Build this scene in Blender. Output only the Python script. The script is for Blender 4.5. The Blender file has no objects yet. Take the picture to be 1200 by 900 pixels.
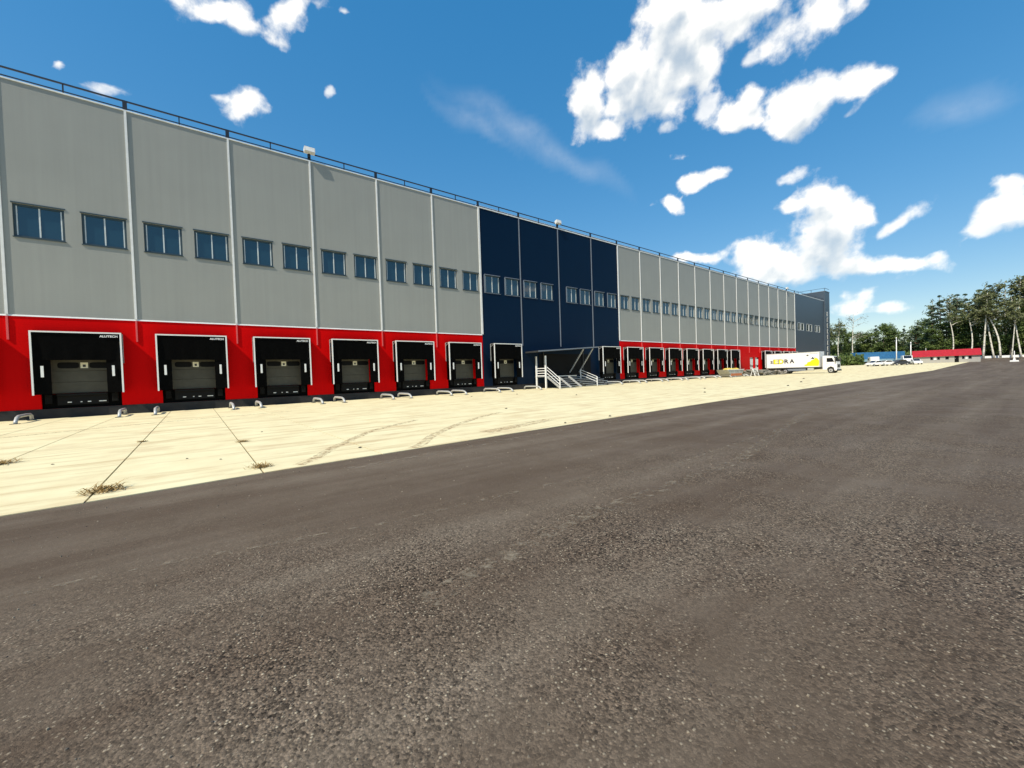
import bpy, math, random
import numpy as np
from mathutils import Vector, Matrix
R = math.radians
scene = bpy.context.scene
COL = scene.collection

# ------------------------------------------------------------------ camera, sky, sun, exposure
CAM_H, YAW, PITCH, ROLL, FPX = 1.552, R(37.997), R(1.282), R(1.8905), 474.56
cam_d = bpy.data.cameras.new('camera'); cam = bpy.data.objects.new('camera', cam_d); COL.objects.link(cam)
fwd = Vector((math.sin(YAW)*math.cos(PITCH), math.cos(YAW)*math.cos(PITCH), -math.sin(PITCH)))
rgt = Vector((math.cos(YAW), -math.sin(YAW), 0)); upv = rgt.cross(fwd)
r2 = rgt*math.cos(ROLL) - upv*math.sin(ROLL); u2 = rgt*math.sin(ROLL) + upv*math.cos(ROLL)
M = Matrix((r2, u2, -fwd)).transposed().to_4x4(); M.translation = (0, 0, CAM_H)
cam.matrix_world = M
cam_d.sensor_fit = 'HORIZONTAL'; cam_d.sensor_width = 36; cam_d.lens = FPX/1200*36
cam_d.clip_start = 0.05; cam_d.clip_end = 6000
scene.camera = cam

SUN_EL, SUN_A = R(48), R(14)            # elevation; angle between the sun's bearing and the facade
SUN_DIR = Vector((-math.cos(SUN_EL)*math.cos(SUN_A), -math.cos(SUN_EL)*math.sin(SUN_A), math.sin(SUN_EL)))
SUN_ROT = math.atan2(SUN_DIR.x, SUN_DIR.y)   # bearing measured from +Y towards +X
sun_d = bpy.data.lights.new('sun', 'SUN'); sun_d.energy = 3.4; sun_d.angle = R(0.53); sun_d.color = (1.0, 0.92, 0.77)
sun = bpy.data.objects.new('sun', sun_d); COL.objects.link(sun)
sun.rotation_euler = SUN_DIR.to_track_quat('Z', 'Y').to_euler()
scene.view_settings.view_transform = 'Standard'; scene.view_settings.look = 'None'
scene.view_settings.exposure = 0.72; scene.view_settings.gamma = 1.0
scene.view_settings.use_curve_mapping = False
SKY_STRENGTH = 0.15
cy = scene.cycles; cy.max_bounces = 5; cy.diffuse_bounces = 2; cy.glossy_bounces = 2; cy.transparent_max_bounces = 8; cy.transmission_bounces = 2

# cumulus clouds: bearing (deg from +Y to +X), elevation (deg), two half-axes in the tangent plane (east, up), strength
CLOUDS = [
    (49.8, 32.3, 0.043, -0.006, -0.002, -0.056, 1.0), (52.2, 29.9, 0.039, -0.006, -0.001, -0.028, 0.8), (57.3, 33.8, 0.069, -0.015, -0.002, -0.061, 1.0),
    (54.8, 32.2, 0.048, -0.009, -0.001, -0.049, 1.0), (61.8, 35.8, 0.076, 0.009, 0.027, -0.06, 1.0), (66.6, 36.8, 0.071, -0.008, 0.013, -0.05, 1.0),
    (61.4, 38.6, 0.062, 0.0, 0.011, -0.03, 1.0), (71.4, 33.8, 0.042, 0.012, 0.023, -0.043, 0.75), (75.0, 34.3, 0.056, -0.005, 0.011, -0.036, 0.8),
    (78.9, 33.4, 0.019, -0.002, 0.004, -0.014, 0.7), (69.2, 32.5, 0.021, 0.012, 0.01, -0.014, 0.5), (67.5, 27.7, 0.045, 0.005, 0.009, -0.026, 1.0),
    (69.1, 28.2, 0.027, 0.001, 0.009, -0.029, 1.0), (73.3, 27.0, 0.057, 0.004, 0.012, -0.038, 1.0), (76.0, 27.3, 0.045, 0.005, 0.009, -0.027, 1.0),
    (79.3, 27.3, 0.032, 0.001, 0.004, -0.013, 0.9), (78.1, 24.8, 0.017, 0.005, 0.003, -0.008, 0.35), (63.9, 29.6, 0.023, 0.012, 0.014, -0.02, 0.55),
    (59.3, 29.2, 0.02, -0.004, -0.0, -0.015, 0.5), (61.2, 25.8, 0.025, -0.006, -0.0, -0.014, 0.6), (62.9, 22.6, 0.025, -0.001, 0.002, -0.015, 0.9),
    (65.0, 22.9, 0.024, -0.001, 0.002, -0.013, 0.8), (60.2, 20.5, 0.02, -0.004, -0.0, -0.017, 0.85), (57.7, 21.2, 0.027, -0.004, -0.0, -0.012, 0.3),
    (72.2, 20.8, 0.054, 0.0, 0.004, -0.019, 0.65), (75.8, 16.5, 0.048, -0.013, -0.001, -0.043, 1.0), (72.7, 17.5, 0.029, -0.007, -0.0, -0.016, 0.9),
    (78.5, 15.9, 0.025, -0.007, -0.0, -0.025, 1.0), (75.4, 13.3, 0.057, -0.012, -0.001, -0.054, 1.0), (69.9, 13.2, 0.047, 0.006, 0.008, -0.037, 1.0),
    (72.2, 11.6, 0.079, -0.001, 0.004, -0.04, 1.0), (78.3, 10.5, 0.068, -0.013, -0.0, -0.028, 1.0), (82.2, 9.9, 0.052, -0.014, -0.001, -0.016, 0.95),
    (84.6, 9.7, 0.022, -0.002, 0.0, -0.008, 0.8), (82.0, 14.2, 0.037, 0.016, 0.006, -0.017, 0.7), (89.0, 12.5, 0.03, 0.003, 0.005, -0.028, 0.85),
    (89.4, 14.9, 0.021, -0.002, 0.002, -0.016, 0.7), (87.3, 11.5, 0.033, 0.004, 0.003, -0.015, 0.6), (86.2, 10.3, 0.005, -0.001, -0.0, -0.006, 0.6),
    (78.9, 7.3, 0.031, 0.006, 0.004, -0.023, 0.75), (80.7, 5.6, 0.035, -0.001, 0.001, -0.014, 0.8), (77.9, 5.9, 0.03, 0.003, 0.002, -0.016, 0.7),
    (61.7, 14.4, 0.04, -0.006, -0.0, -0.013, 0.9), (4.5, 37.4, 0.063, 0.011, -0.005, -0.02, 0.95), (7.4, 36.5, 0.04, -0.014, -0.013, -0.02, 0.9),
    (11.6, 38.7, 0.04, 0.039, 0.016, -0.012, 0.9), (14.5, 39.7, 0.032, 0.008, -0.001, -0.019, 0.8), (9.7, 37.4, 0.034, 0.01, -0.001, -0.012, 0.6),
    (5.6, 29.4, 0.035, -0.003, -0.008, -0.023, 0.85), (3.5, 29.8, 0.025, 0.003, -0.002, -0.012, 0.5), (-5.6, 27.9, 0.038, 0.009, -0.002, -0.011, 0.5),
    (-8.9, 28.2, 0.009, 0.004, -0.0, -0.007, 0.7), (15.1, 33.2, 0.02, 0.011, 0.005, -0.012, 0.45), (17.4, 39.6, 0.011, 0.002, -0.0, -0.006, 0.45),
    (42.7, 29.5, 0.194, -0.12, -0.016, -0.02, 0.2), (34.5, 31.9, 0.101, -0.06, -0.011, -0.013, 0.16), (86.3, 22.0, 0.063, -0.014, 0.003, -0.023, 0.2),
    (89.5, 6.3, 0.027, -0.005, -0.0, -0.009, 0.4),
]

def build_world():
    w = bpy.data.worlds.new('World'); scene.world = w; w.use_nodes = True
    t = w.node_tree; N, L = t.nodes, t.links; N.clear()
    out = N.new('ShaderNodeOutputWorld')
    sky = N.new('ShaderNodeTexSky'); sky.sky_type = 'NISHITA'; sky.sun_disc = False
    sky.sun_elevation = SUN_EL; sky.sun_rotation = SUN_ROT
    sky.altitude = 150; sky.air_density = 1.0; sky.dust_density = 0.3; sky.ozone_density = 1.5
    hs = N.new('ShaderNodeHueSaturation'); hs.inputs['Saturation'].default_value = 2.2; hs.inputs['Value'].default_value = 1.36; gm = N.new('ShaderNodeGamma'); gm.inputs['Gamma'].default_value = .48; L.new(sky.outputs[0], gm.inputs['Color']); L.new(gm.outputs[0], hs.inputs['Color'])
    bg = N.new('ShaderNodeBackground'); bg.inputs['Strength'].default_value = SKY_STRENGTH; L.new(hs.outputs[0], bg.inputs['Color'])
    L.new(bg.outputs[0], out.inputs['Surface'])
build_world()

def build_sky_dome():
    """cloud layer: a clear dome that turns white where cumulus stand"""
    from mathutils import noise as mn
    RAD = 2600.0; na = 720; els = [-.6+.5*k for k in range(0, 142)] + [71+2.5*k for k in range(8)]
    ne = len(els)
    AZ, EL = np.meshgrid(np.radians(np.arange(na)*.5), np.radians(els))
    D = np.stack([np.sin(AZ)*np.cos(EL), np.cos(AZ)*np.cos(EL), np.sin(EL)], -1).reshape(-1, 3)
    def fr(d, f, o, seed): return np.array([mn.fractal(Vector(v)*f+Vector((seed, seed*.7, 0)), 1.0, 2.0, o) for v in d.tolist()])
    wob = np.stack([fr(D, 9, 2, 3.1), fr(D, 9, 2, 8.2), fr(D, 9, 2, 14.7)], -1)*.016
    puff = fr(D, 15, 4, 5.5)
    mid = np.array([math.sin(R(50))*math.cos(R(18)), math.cos(R(50))*math.cos(R(18)), math.sin(R(18))])
    zz = np.maximum(D[:, 2:3], .06); rest = fr(D/zz, 1.1, 2, 21.0)*1.5-.75
    def field(off, bulk=False):
        d = D+off; d = d/np.linalg.norm(d, axis=1, keepdims=True)+wob
        acc = np.full(len(d), -2.0)
        for az, el, ax, ay, bx, by, s in CLOUDS:
            if s < .3 or (bulk and s < .85): continue
            az, el = R(az), R(el)
            c = np.array([math.sin(az)*math.cos(el), math.cos(az)*math.cos(el), math.sin(el)])
            e = np.array([math.cos(az), -math.sin(az), 0]); n_ = np.cross(e, c); det = ax*by-ay*bx
            u = d @ ((e*by-n_*bx)/det); v = d @ ((n_*ax-e*ay)/det)
            f = .65*s+.28-.75*np.sqrt(u*u+v*v); f[(d @ c) < .5] = -2
            if not bulk: opac[:] = np.where(f > acc, .30+.75*s, opac)
            h = np.maximum(.12-np.abs(acc-f), 0)/.12; acc = np.maximum(acc, f)+h**3*.12/6
        return np.where(D @ mid > .42, acc, np.maximum(acc, rest))
    opac = np.ones(len(D)); dens = field(np.zeros(3))+puff*.5; veil = np.zeros(len(D)); dv = D+wob*1.6
    for az, el, ax, ay, bx, by, s in CLOUDS:              # thin high veils
        if s >= .3: continue
        az, el = R(az), R(el); c = np.array([math.sin(az)*math.cos(el), math.cos(az)*math.cos(el), math.sin(el)])
        e = np.array([math.cos(az), -math.sin(az), 0]); n_ = np.cross(e, c); det = ax*by-ay*bx
        q = np.clip(1.1-np.hypot(dv @ ((e*by-n_*bx)/det), dv @ ((n_*ax-e*ay)/det)), 0, 1); q[(D @ c) < .5] = 0; veil = np.maximum(veil, q*s*.75)
    opac = np.minimum(opac, 1)
    up = np.array(SUN_DIR)*.5+np.array([0, 0, .8]); thick = np.zeros(len(D))
    du = D+up*.022; relief = fr(du/np.linalg.norm(du, axis=1, keepdims=True), 15, 5, 5.5)-puff
    for k, wt in ((.012, .3), (.03, .4), (.055, .3)): thick += wt*(field(up*k, True)+puff*.15)
    thick += relief*.55
    idx = np.arange(na*ne).reshape(ne, na); nx = np.roll(idx, -1, 1)
    quads = np.stack([idx[:-1], idx[1:], nx[1:], nx[:-1]], -1).reshape(-1, 4)
    me = bpy.data.meshes.new('sky'); me.from_pydata((D*RAD).tolist(), [], quads.tolist())
    for nm, val in (('cloud_mass', dens), ('cloud_shade', thick), ('cloud_opacity', opac), ('cloud_veil', veil)):
        at = me.attributes.new(nm, 'FLOAT', 'POINT'); at.data.foreach_set('value', val.astype(np.float32))
    m = bpy.data.materials.new('cloud_layer'); m.use_nodes = True; N, L = m.node_tree.nodes, m.node_tree.links; N.clear()
    try: m.cycles.emission_sampling = 'NONE'
    except Exception: pass
    def mr(v, a, b, c=0, d_=1):
        n = N.new('ShaderNodeMapRange'); n.interpolation_type = 'SMOOTHSTEP'; L.new(v, n.inputs['Value'])
        for k, x in zip(('From Min', 'From Max', 'To Min', 'To Max'), (a, b, c, d_)): n.inputs[k].default_value = x
        return n.outputs['Result']
    def mt(op, a, b, c=None):
        n = N.new('ShaderNodeMath'); n.operation = op
        for k, v in ((0, a), (1, b), (2, c)):
            if v is None: continue
            if isinstance(v, bpy.types.NodeSocket): L.new(v, n.inputs[k])
            else: n.inputs[k].default_value = v
        return n.outputs[0]
    geo = N.new('ShaderNodeNewGeometry')
    def nz(scale, det, rough):
        n = N.new('ShaderNodeTexNoise'); n.inputs['Scale'].default_value = scale/RAD; n.inputs['Detail'].default_value = det; n.inputs['Roughness'].default_value = rough
        L.new(geo.outputs['Position'], n.inputs['Vector']); return mt('SUBTRACT', n.outputs['Fac'], .5)
    ad, at = N.new('ShaderNodeAttribute'), N.new('ShaderNodeAttribute'); ad.attribute_name = 'cloud_mass'; at.attribute_name = 'cloud_shade'
    ao, av = N.new('ShaderNodeAttribute'), N.new('ShaderNodeAttribute'); ao.attribute_name = 'cloud_opacity'; av.attribute_name = 'cloud_veil'
    n1 = nz(38, 6, .6)
    f = mt('MULTIPLY_ADD', n1, .8, ad.outputs['Fac'])
    th = mr(mt('MULTIPLY_ADD', n1, .5, at.outputs['Fac']), .12, 1.0)
    alpha = mt('MULTIPLY', mr(f, 0.0, .50), mt('MULTIPLY_ADD', th, -.28, 1.0))
    alpha = mt('MULTIPLY', alpha, ao.outputs['Fac'])
    alpha = mt('MAXIMUM', alpha, mt('MULTIPLY', av.outputs['Fac'], mt('MULTIPLY_ADD', nz(16, 5, .6), 2.2, .9)))
    mix = N.new('ShaderNodeMix'); mix.data_type = 'RGBA'; L.new(th, mix.inputs['Factor'])
    mix.inputs[6].default_value = (1.0, .97, .91, 1); mix.inputs[7].default_value = (.50, .56, .60, 1)
    em = N.new('ShaderNodeEmission'); L.new(mix.outputs[2], em.inputs['Color']); em.inputs['Strength'].default_value = .78
    tr = N.new('ShaderNodeBsdfTransparent'); ms = N.new('ShaderNodeMixShader'); out = N.new('ShaderNodeOutputMaterial')
    L.new(alpha, ms.inputs[0]); L.new(tr.outputs[0], ms.inputs[1]); L.new(em.outputs[0], ms.inputs[2]); L.new(ms.outputs[0], out.inputs['Surface'])
    me.materials.append(m); o = bpy.data.objects.new('sky', me); COL.objects.link(o); o['kind'] = 'structure'
build_sky_dome()

# ------------------------------------------------------------------ helpers
def link(o, parent=None):
    COL.objects.link(o)
    if parent is not None: o.parent = parent
    return o
def tag(o, label=None, cat=None, group=None, kind=None):
    if label: o['label'] = label
    if cat: o['category'] = cat
    if group: o['group'] = group
    if kind: o['kind'] = kind
    return o
def empty(name, loc=(0, 0, 0), rz=0):
    o = bpy.data.objects.new(name, None); o.location = loc; o.rotation_euler = (0, 0, rz); o.empty_display_size = .2
    return link(o)
def copy_tree(o, parent=None):
    c = o.copy(); link(c, parent)
    for ch in o.children: copy_tree(ch, c)
    return c
class MB:
    """collects vertices and faces of one mesh"""
    def __init__(self): self.v = []; self.f = []
    def poly(self, pts):
        n = len(self.v); self.v += [tuple(p) for p in pts]; self.f.append(tuple(range(n, n+len(pts)))); return self
    def box(self, x0, x1, y0, y1, z0, z1):
        n = len(self.v)
        self.v += [(x, y, z) for z in (z0, z1) for y in (y0, y1) for x in (x0, x1)]
        self.f += [tuple(n+i for i in q) for q in ((0,2,3,1),(4,5,7,6),(0,1,5,4),(2,6,7,3),(0,4,6,2),(1,3,7,5))]
        return self
    def prism(self, prof, axis, a, b):
        """extrude a closed 2-D profile along axis ('x': prof=(y,z), 'y': prof=(x,z), 'z': prof=(x,y))"""
        n, m = len(self.v), len(prof)
        for t in (a, b):
            for p, q in prof:
                self.v.append({'x': (t, p, q), 'y': (p, t, q), 'z': (p, q, t)}[axis])
        for i in range(m): self.f.append((n+i, n+(i+1) % m, n+m+(i+1) % m, n+m+i))
        self.f.append(tuple(n+i for i in range(m))[::-1]); self.f.append(tuple(n+m+i for i in range(m)))
        return self
    def tube(self, path, r, k=8, cap=True):
        pts = [Vector(p) for p in path]; n0 = len(self.v)
        rs = r if isinstance(r, (list, tuple)) else [r]*len(pts)
        up = Vector((0, 0, 1))
        for i, p in enumerate(pts):
            t = (pts[min(i+1, len(pts)-1)] - pts[max(i-1, 0)]).normalized()
            a = t.cross(up) if abs(t.dot(up)) < .95 else t.cross(Vector((0, 1, 0)))
            a.normalize(); b = t.cross(a)
            for j in range(k):
                an = 2*math.pi*j/k; self.v.append(tuple(p + (a*math.cos(an) + b*math.sin(an))*rs[i]))
        for i in range(len(pts)-1):
            for j in range(k):
                a0 = n0+i*k+j; a1 = n0+i*k+(j+1) % k
                self.f.append((a0, a1, a1+k, a0+k))
        if cap:
            self.f.append(tuple(n0+j for j in range(k))[::-1]); self.f.append(tuple(n0+(len(pts)-1)*k+j for j in range(k)))
        return self
    def bar(self, a, b, w, h=None):
        """square bar between two points"""
        h = h or w; a, b = Vector(a), Vector(b); t = (b-a).normalized(); up = Vector((0, 0, 1))
        s = t.cross(up) if abs(t.dot(up)) < .95 else Vector((1, 0, 0)); s.normalize(); u = s.cross(t)
        n = len(self.v)
        for p in (a, b):
            for i, j in ((-1,-1), (1,-1), (1,1), (-1,1)): self.v.append(tuple(p + s*(i*w/2) + u*(j*h/2)))
        self.f += [tuple(n+i for i in q) for q in ((0,1,2,3)[::-1], (4,5,6,7), (0,1,5,4), (1,2,6,5), (2,3,7,6), (3,0,4,7))]
        return self
    def mesh(self, name, mat=None, smooth=False):
        me = bpy.data.meshes.new(name); me.from_pydata(self.v, [], self.f)
        if smooth: me.polygons.foreach_set('use_smooth', [True]*len(me.polygons))
        if mat: me.materials.append(mat)
        me.update(); return me
    def build(self, name, mat, parent=None, smooth=False, bevel=0):
        o = bpy.data.objects.new(name, self.mesh(name, mat, smooth)); link(o, parent)
        if bevel:
            b = o.modifiers.new('bevel', 'BEVEL'); b.width = bevel; b.segments = 2; b.limit_method = 'ANGLE'
        return o
def fix_normals(o):
    import bmesh
    bm = bmesh.new(); bm.from_mesh(o.data); bmesh.ops.recalc_face_normals(bm, faces=bm.faces); bm.to_mesh(o.data); bm.free()
def text_mesh(s, size, mat, width=None, shear=0.0, depth=0.004):
    cu = bpy.data.curves.new('lettering', 'FONT'); cu.body = s; cu.size = size; cu.extrude = depth; cu.shear = shear; cu.offset = size*0.035
    cu.resolution_u = 3
    ob = bpy.data.objects.new('lettering', cu); COL.objects.link(ob)
    dg = bpy.context.evaluated_depsgraph_get(); me = bpy.data.meshes.new_from_object(ob.evaluated_get(dg))
    bpy.data.objects.remove(ob); bpy.data.curves.remove(cu)
    xs = [v.co.x for v in me.vertices]; x0, x1 = min(xs), max(xs); k = width/(x1-x0) if width else 1
    for v in me.vertices: v.co.x = (v.co.x-x0)*k
    me.materials.clear(); me.materials.append(mat); return me

# ------------------------------------------------------------------ materials
def nodemat(name):
    m = bpy.data.materials.new(name); m.use_nodes = True
    t = m.node_tree; b = t.nodes['Principled BSDF']; return m, t.nodes, t.links, b
def simple(name, col, rough=.6, metal=0.0, var=.12, scale=3.0, bump=0.0, bscale=40.0, spec=.5):
    """principled paint with a little large-scale tone variation and fine relief"""
    m, N, L, b = nodemat(name)
    tc = N.new('ShaderNodeNewGeometry')
    n = N.new('ShaderNodeTexNoise'); n.inputs['Scale'].default_value = scale; n.inputs['Detail'].default_value = 5
    L.new(tc.outputs['Position'], n.inputs['Vector'])
    mr = N.new('ShaderNodeMapRange'); L.new(n.outputs['Fac'], mr.inputs['Value'])
    mr.inputs['From Min'].default_value = .3; mr.inputs['From Max'].default_value = .7
    mr.inputs['To Min'].default_value = 1-var; mr.inputs['To Max'].default_value = 1+var*.5
    mx = N.new('ShaderNodeVectorMath'); mx.operation = 'SCALE'; mx.inputs[0].default_value = col[:3]; L.new(mr.outputs[0], mx.inputs['Scale'])
    L.new(mx.outputs['Vector'], b.inputs['Base Color'])
    b.inputs['Roughness'].default_value = rough; b.inputs['Metallic'].default_value = metal
    b.inputs['Specular IOR Level'].default_value = spec
    if bump:
        n2 = N.new('ShaderNodeTexNoise'); n2.inputs['Scale'].default_value = bscale; n2.inputs['Detail'].default_value = 4
        L.new(tc.outputs['Position'], n2.inputs['Vector'])
        bp = N.new('ShaderNodeBump'); bp.inputs['Strength'].default_value = bump; bp.inputs['Distance'].default_value = .02
        L.new(n2.outputs['Fac'], bp.inputs['Height']); L.new(bp.outputs[0], b.inputs['Normal'])
    return m
def cladding(name, col, rough=.42, spec=.4):
    """coated sandwich panel: micro-ribbed face, slight waviness, rain streaks"""
    m, N, L, b = nodemat(name)
    geo = N.new('ShaderNodeNewGeometry'); sep = N.new('ShaderNodeSeparateXYZ'); L.new(geo.outputs['Position'], sep.inputs[0])
    mp = N.new('ShaderNodeMapping'); mp.inputs['Scale'].default_value = (1.6, 1.6, .05); L.new(geo.outputs['Position'], mp.inputs['Vector'])
    n = N.new('ShaderNodeTexNoise'); n.inputs['Scale'].default_value = 3; n.inputs['Detail'].default_value = 6; L.new(mp.outputs[0], n.inputs['Vector'])
    n3 = N.new('ShaderNodeTexNoise'); n3.inputs['Scale'].default_value = .35; n3.inputs['Detail'].default_value = 3; L.new(geo.outputs['Position'], n3.inputs['Vector'])
    ad = N.new('ShaderNodeMath'); ad.operation = 'MULTIPLY_ADD'; L.new(n3.outputs['Fac'], ad.inputs[0]); ad.inputs[1].default_value = .9; L.new(n.outputs['Fac'], ad.inputs[2])
    mr = N.new('ShaderNodeMapRange'); L.new(ad.outputs[0], mr.inputs['Value'])
    mr.inputs['From Min'].default_value = .6; mr.inputs['From Max'].default_value = 1.3; mr.inputs['To Min'].default_value = .94; mr.inputs['To Max'].default_value = 1.04
    mx = N.new('ShaderNodeVectorMath'); mx.operation = 'SCALE'; mx.inputs[0].default_value = col; L.new(mr.outputs[0], mx.inputs['Scale'])
    L.new(mx.outputs['Vector'], b.inputs['Base Color'])
    # micro ribs run along the panel; broad waviness gives uneven reflections
    wv = N.new('ShaderNodeMath'); wv.operation = 'SINE'; ml = N.new('ShaderNodeMath'); ml.operation = 'MULTIPLY'; ml.inputs[1].default_value = 2*math.pi/.1
    L.new(sep.outputs[2], ml.inputs[0]); L.new(ml.outputs[0], wv.inputs[0])
    n2 = N.new('ShaderNodeTexNoise'); n2.inputs['Scale'].default_value = .9; n2.inputs['Detail'].default_value = 2; L.new(geo.outputs['Position'], n2.inputs['Vector'])
    sm = N.new('ShaderNodeMath'); sm.operation = 'MULTIPLY_ADD'; L.new(n2.outputs['Fac'], sm.inputs[0]); sm.inputs[1].default_value = 14; L.new(wv.outputs[0], sm.inputs[2])
    bp = N.new('ShaderNodeBump'); bp.inputs['Strength'].default_value = .35; bp.inputs['Distance'].default_value = .0012
    L.new(sm.outputs[0], bp.inputs['Height']); L.new(bp.outputs[0], b.inputs['Normal'])
    b.inputs['Roughness'].default_value = rough; b.inputs['Specular IOR Level'].default_value = spec
    return m
def glass(name, col, rough=.04):
    m, N, L, b = nodemat(name)
    geo = N.new('ShaderNodeNewGeometry'); n = N.new('ShaderNodeTexNoise'); n.inputs['Scale'].default_value = .8; L.new(geo.outputs['Position'], n.inputs['Vector'])
    bp = N.new('ShaderNodeBump'); bp.inputs['Strength'].default_value = .25; bp.inputs['Distance'].default_value = .02
    L.new(n.outputs['Fac'], bp.inputs['Height']); L.new(bp.outputs[0], b.inputs['Normal'])
    b.inputs['Base Color'].default_value = (*col, 1); b.inputs['Roughness'].default_value = rough; b.inputs['IOR'].default_value = 1.6
    b.inputs['Specular IOR Level'].default_value = .8
    return m
MAT = {}
MAT['grey'] = cladding('grey_cladding', (.325, .33, .305), .5, .25)
MAT['red'] = cladding('red_cladding', (.68, .0015, .002), .55, .05)
MAT['navy'] = cladding('navy_cladding', (.0006, .012, .036), .5, .12)
MAT['anthracite'] = cladding('anthracite_cladding', (.055, .075, .10), .4)
MAT['plinth'] = simple('plinth_dark', (.018, .018, .02), .8, var=.3, bump=.3)
MAT['trim_white'] = simple('white_trim', (.80, .80, .78), .4, var=.08)
MAT['trim_grey'] = simple('grey_trim', (.17, .195, .235), .45, var=.08)
MAT['trim_red'] = simple('red_trim', (.75, .10, .10), .4, var=.08)
MAT['rail'] = simple('dark_rail', (.012, .017, .028), .5)
MAT['coping'] = simple('white_coping', (.78, .80, .80), .4)
MAT['winframe'] = simple('window_frame', (.035, .06, .075), .45)
MAT['mullion'] = simple('mullion_white', (.62, .66, .66), .4)
MAT['glass'] = glass('window_glass', (.010, .035, .055))
MAT['glass_dark'] = glass('dark_glass', (.01, .012, .014))
MAT['glazing_and_shade'] = simple('smoked_glazing_and_shade', (.006, .006, .006), .5, spec=.1)  # dark panes and doors, also the painted shade below the canopy
MAT['fabric'] = simple('black_pvc', (.0025, .0025, .0025), .6, var=.25, scale=6, bump=.4, bscale=9, spec=.03)
MAT['white'] = simple('white_paint', (.82, .82, .80), .4, var=.05)
MAT['door'] = simple('door_grey', (.085, .080, .062), .6, var=.12, spec=.2)
MAT['rubber'] = simple('black_rubber', (.006, .006, .006), .85, bump=.3, spec=.15)
MAT['black'] = simple('pit_black', (.004, .004, .004), .9, spec=.05)
MAT['steel_dark'] = simple('dark_steel', (.045, .048, .05), .55, metal=.3)
MAT['pit_steel'] = simple('pit_steel', (.009, .009, .009), .7, spec=.15)
MAT['galv'] = simple('galvanised', (.50, .51, .50), .45, metal=.35, var=.25, scale=12)
MAT['plate'] = simple('cream_plate', (.80, .76, .58), .5)
MAT['roof'] = simple('roof_membrane', (.5, .5, .48), .8)
MAT['lamp_grey'] = simple('lamp_housing', (.62, .62, .60), .5)
MAT['yellow'] = simple('yellow_print', (.80, .72, .01), .45, var=.1)
MAT['print_black'] = simple('black_print', (.03, .03, .03), .5)
MAT['tyre'] = simple('tyre', (.02, .02, .02), .85, bump=.3)
MAT['rim'] = simple('rim', (.55, .55, .55), .4, metal=.6)
MAT['truck_white'] = simple('truck_white', (.80, .80, .77), .35, var=.08, scale=1.2)
MAT['chassis'] = simple('chassis', (.05, .05, .05), .7)

# ------------------------------------------------------------------ ground
def ground_z(x):
    """level yard that climbs gently towards the trees"""
    pts = ((-9e9, 0), (95, 0), (150, .8), (165, 1.0), (205, 2.0), (9e9, 2.0))
    for (a, za), (b, zb) in zip(pts, pts[1:]):
        if x <= b:
            return za if zb == za else za + (zb-za)*(x-a)/(b-a)
XS = (-9e9, -8, -2, .8, 6.7, 19, 47, 105, 170, 9e9); YS = (7.75, 7.75, 7.92, 8.2, 8.5, 9.05, 9.4, 9.9, 10.1, 10.1)
def edge_y(x):
    """where the asphalt meets the concrete"""
    for i in range(len(XS)-1):
        if x <= XS[i+1]:
            a, b = max(XS[i], -500), min(XS[i+1], 500)
            return YS[i] + (YS[i+1]-YS[i])*(x-a)/(b-a)

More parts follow.
